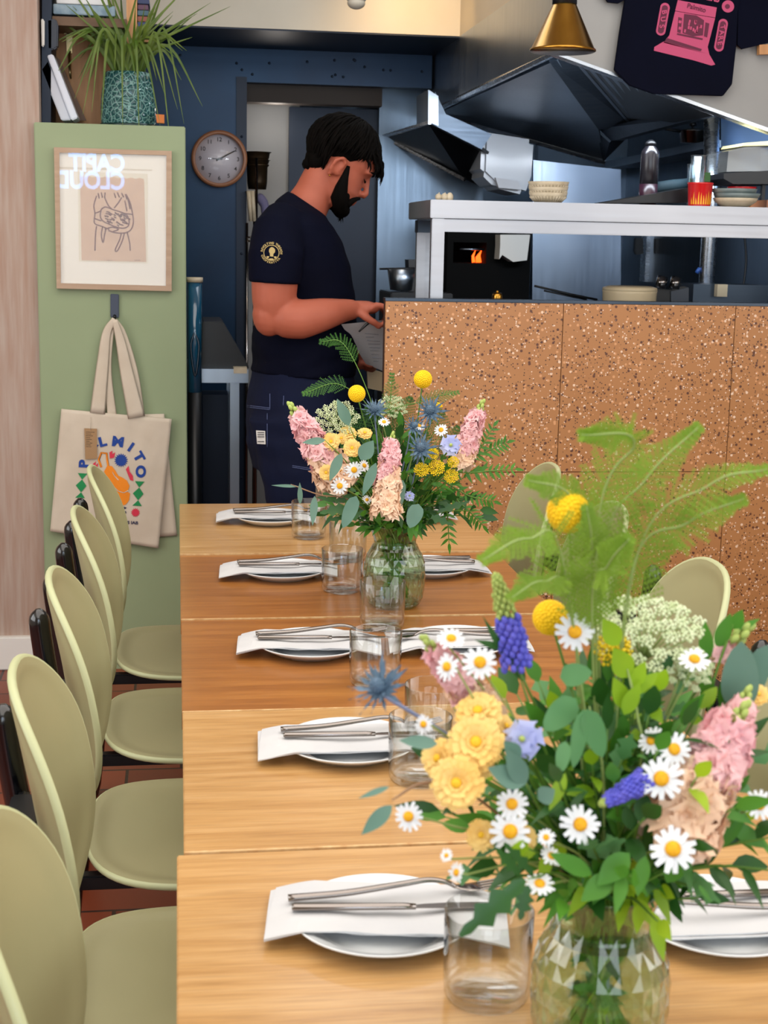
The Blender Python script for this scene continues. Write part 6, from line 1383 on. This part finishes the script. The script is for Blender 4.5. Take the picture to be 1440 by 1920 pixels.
# ================================================================ DOORWAY AREA
# stock pots on a wire rack
for i,(y0,y1,r) in enumerate(((285,300,23),(300,308,22),(308,355,19))):
    Y=6.62; c=P(482,y1,Y=Y); h=P(482,y0,Y=Y).z-c.z; R_=wpx(r,Y); t=MB().lathe([(0,0),(R_*.86,0),(R_*.95,h*.3),(R_,h*.9),(R_*1.12,h*.94),(R_*1.12,h),(R_*.9,h),(R_*.85,.01),(0,.01)],36,c=c)
    tag(t.build('stock_pot',M['bronze_pot']),['top','middle','lowest and deepest'][i]+' old bronze pot of the nested pile on the rack behind the man','pot','nested pots on the rack')
rk=thing('wire_rack','thin steel wire rack behind the man, holding pots and long wooden spoons','rack',P(480,700,Y=6.5))
for x,y0,Y in ((481,296,6.5),(463,418,6.5),(477,360,6.6)): 
    p=P(x,y0,Y=Y); MB().tube([(p.x,Y,0),p],.006,8).build('post',M['chrome'],rk)
for y in (360,445,452): 
    a=P(460,y,Y=6.5); b=P(482,y,Y=6.5); MB().tube([a,b],.004,8).build('rail',M['chrome'],rk)
for i,(x0,x1) in enumerate(((466,470),(473,477))):
    q=MB().tube([P(x0,358,Y=6.47),P(x1,415,Y=6.47)],[.010,.008],8); tag(q.build('wooden_spoon',M['stoneware']),['left','right'][i]+' pale wooden utensil hanging on the rack behind the man','utensil','wooden utensils on the rack')
q=MB().tube(bez([P(483,365,Y=6.62),P(496,385,Y=6.62),P(496,410,Y=6.62),P(487,432,Y=6.62)],5),[.012,.02,.022,.022,.022,.02,.02,.02,.018,.018,.016,.016,.014,.012,.012,.01],10); tag(q.build('hanging_cloth',mat('lilac_cloth','#6d6a8c',.8)),'lilac grey cloth hanging from the rack behind the man','cloth')
# steel prep table left of the man
Yt=5.05; x0,x1=P(352,700,Y=Yt).x,P(466,700,Y=Yt).x; z1=P(420,692,Y=Yt).z; z0=P(420,718,Y=Yt).z
pt2=thing('prep_table','steel prep table between the green cupboard and the man','table',((x0+x1)/2,Yt+.2,0))
MB().box((x0,Yt,z0),(x1,Yt+.45,z1)).build('tabletop',M['steel'],pt2,.002)
for xx,yy in ((P(432,800,Y=Yt).x,Yt+.03),(x0+.01,Yt+.03),(P(432,800,Y=Yt).x,Yt+.4),(x0+.01,Yt+.4)): MB().box((xx,yy,0),(xx+.032,yy+.032,z0)).build('leg',M['steel'],pt2)
MB().box((P(438,690,Y=Yt).x,Yt-.004,P(438,700,Y=Yt).z),(P(463,690,Y=Yt).x,Yt+.1,P(438,689,Y=Yt).z)).build('corner_cover',M['stoneware'],pt2)
q=MB().prism([P(x,y,Y=Yt+.05) for x,y in ((380,603),(418,603),(467,688),(467,692),(378,692))],(0,.3,0)); tag(q.build('slicer_hood',M['black'],None,.004),'black sloping machine cover on the steel prep table','machine')
q=MB().box((P(380,740,Y=5.3).x,5.3,.02),(P(428,740,Y=5.3).x,5.45,P(400,740,Y=5.3).z)); tag(q.build('dark_crate',M['blue_dark']),'dark blue crate under the steel prep table','crate')
dp=thing('drink_dispenser','tall clear tube dispenser with a tan cap beside the green cupboard','dispenser',P(366,738,Y=4.98))
a=P(365,735,Y=4.98); b=P(365,528,Y=4.98); rr=wpx(13,4.98)
MB().tube([a,b],rr,28).build('tube_body',mat('blue_acrylic','#16506e',.12,spec=.8,coat=.6),dp); MB().tube([P(365,529,Y=4.98),P(365,520,Y=4.98)],rr*1.15,28).build('cap',M['stoneware'],dp)
MB().tube(bez([P(366,620,Y=4.96),P(358,650,Y=4.955),P(366,705,Y=4.955),P(373,650,Y=4.955),P(366,625,Y=4.96)],6),.004,6).build('handle',M['steel_dark'],dp); MB().tube([(a.x,4.98,0),a],rr*1.0,20).build('stand',M['black'],dp)
# ================================================================ HANGING T-SHIRT
YTS=4.40-.012
ts=thing('t_shirt','navy T-shirt with a pink shopfront print, hung high on the right wall','T-shirt',P(1270,0,Y=YTS))
q=MB(); q.pxpoly([(1172,0),(1166,-110),(1235,-150),(1262,-135),(1300,-132),(1330,-145),(1410,-95),(1384,20),(1381,85),(1373,158),(1356,180),(1300,178),(1226,176),(1180,160),(1152,131),(1162,60)],YTS,.012)
q.build('shirt_body',M['navy'],ts,.002); MB().pxpoly([(1384,-130),(1410,-95),(1490,60),(1450,78),(1392,92),(1383,84),(1384,20)],YTS+.004,.01).build('sleeve',M['navy'],ts); MB().pxpoly([(1172,-100),(1172,0),(1160,6),(1140,4),(1100,-60)],YTS+.004,.01).build('sleeve',M['navy'],ts)
def pink(name,polys,m='print_pink',off=.0006):
    mb=MB()
    for p in polys: mb.pxpoly(p,YTS-off-.0004,.0008)
    return mb.build(name,M[m],ts)
pink('shopfront_print',[[(1271,0),(1344,14),(1341,33),(1266,20)],[(1266,21),(1341,34),(1327,88),(1255,66)],[(1244,78),(1330,102),(1341,121),(1334,123),(1300,113),(1226,95),(1227,88)],[(1255,66),(1327,88),(1330,102),(1244,80)]])
pink('shopfront_lines',[[(1283,26),(1306,29),(1320,38),(1318,66),(1300,68),(1280,62)],[(1272,32),(1279,34),(1276,62),(1270,60)],[(1323,42),(1330,44),(1326,70),(1320,68)],[(1270,62),(1318,72),(1317,75),(1269,65)],[(1246,78),(1250,71),(1316,92),(1314,96)]],'print_dpink',.0016)
rp_=random.Random(3); pink('window_figures',[[(x,y),(x+3,y+1),(x+2,y+7),(x-1,y+6)] for x,y in [(rp_.uniform(1283,1314),rp_.uniform(36,58)) for _ in range(16)]]+[[(1273,y),(1278,y+1),(1277,y+6),(1272,y+5)] for y in (38,50)],'print_pink',.0026)
def pill(cx,cy_,L,w,ang):
    a=R(ang); ux,uy=math.sin(a),math.cos(a); o=[]
    for k in range(24):
        q_=2*PI*k/24; lx=w*math.cos(q_); ly=w*math.sin(q_)+(L if math.sin(q_)>0 else -L); o.append((cx+lx*uy-ly*ux*-1*-1,cy_+lx*ux+ly*uy))
    return o
for nm,cx,cy_,txt in (('left',1243,36,'BUS'),('right',1352,66,'TARE')):
    pink('pill_border',[pill(cx,cy_,22,9,10)]); pink('pill_field',[pill(cx,cy_,21,5.6,10)],'print_dpink',.0016)
    mb=MB()
    for k,chx in enumerate(txt):
        f=(k-(len(txt)-1)/2)*(40/len(txt)); mb.merge(textmesh(chx,.021,bold=.0006),wallM(P(cx-f*.17,cy_+f,Y=YTS-.0034),80))
    mb.build('pill_lettering',M['print_pink'],ts)
mb=MB(); mb.merge(textmesh('Palmito',.020,bold=.0001),wallM(P(1306,15,Y=YTS-.0022),11)); mb.build('script_lettering',M['print_dpink'],ts)
mb=MB(); mb.merge(textmesh('WONDERS',.026,bold=.001,font_align='RIGHT'),wallM(P(1349,-1,Y=YTS-.0012),8)); mb.build('top_lettering',M['print_pink'],ts)
pink('round_badge',[star(1365,12,11.5,11.5,14)]); pink('round_badge_centre',[star(1364,12,4.5,4.5,10)],'print_dpink',.0016)
q=MB().prism([P(x,y,Y=4.39) for x,y in ((1424,84),(1500,78),(1500,100),(1424,102))],(0,.02,0)); tag(q.build('wooden_batten',M['pine']),'pale wooden batten end at the right edge beside the T-shirt','batten')
# ================================================================ LIT WINDOW LETTERING BEHIND THE CAMERA (mirrored in the picture glass)

sg=thing('window_sign','lit pale blue window lettering, seen mirrored in the picture glass','sign',(-.7,-2.18,2.1))
YV=2*(YG-.024)+2.18
for row,(txt,px,py) in enumerate((('CAPIT  IL',234,308),('CLOUD  R',234,341))):
    q_=P(px,py,Y=YV); m_=textmesh(txt,.185,bold=.006,font_align='LEFT',extrude=.004); mb=MB(); mb.merge(m_,Matrix.Translation((q_.x,-2.18,q_.z))@Matrix.Rotation(PI,4,'Z')@Matrix.Rotation(R(90),4,'X')@Matrix.Diagonal((.85,1,1,1)))
    mb.build('lettering_row',mat('lit_lettering_%d'%row,'#8fc0ff',.5,emit=17),sg)
bk=MB(); 
for z in (2.33,1.98): bk.tube([(-1.25,-2.19,z),(-.2,-2.19,z)],.006,6)
bk.build('mounting_rail',M['black'],sg)
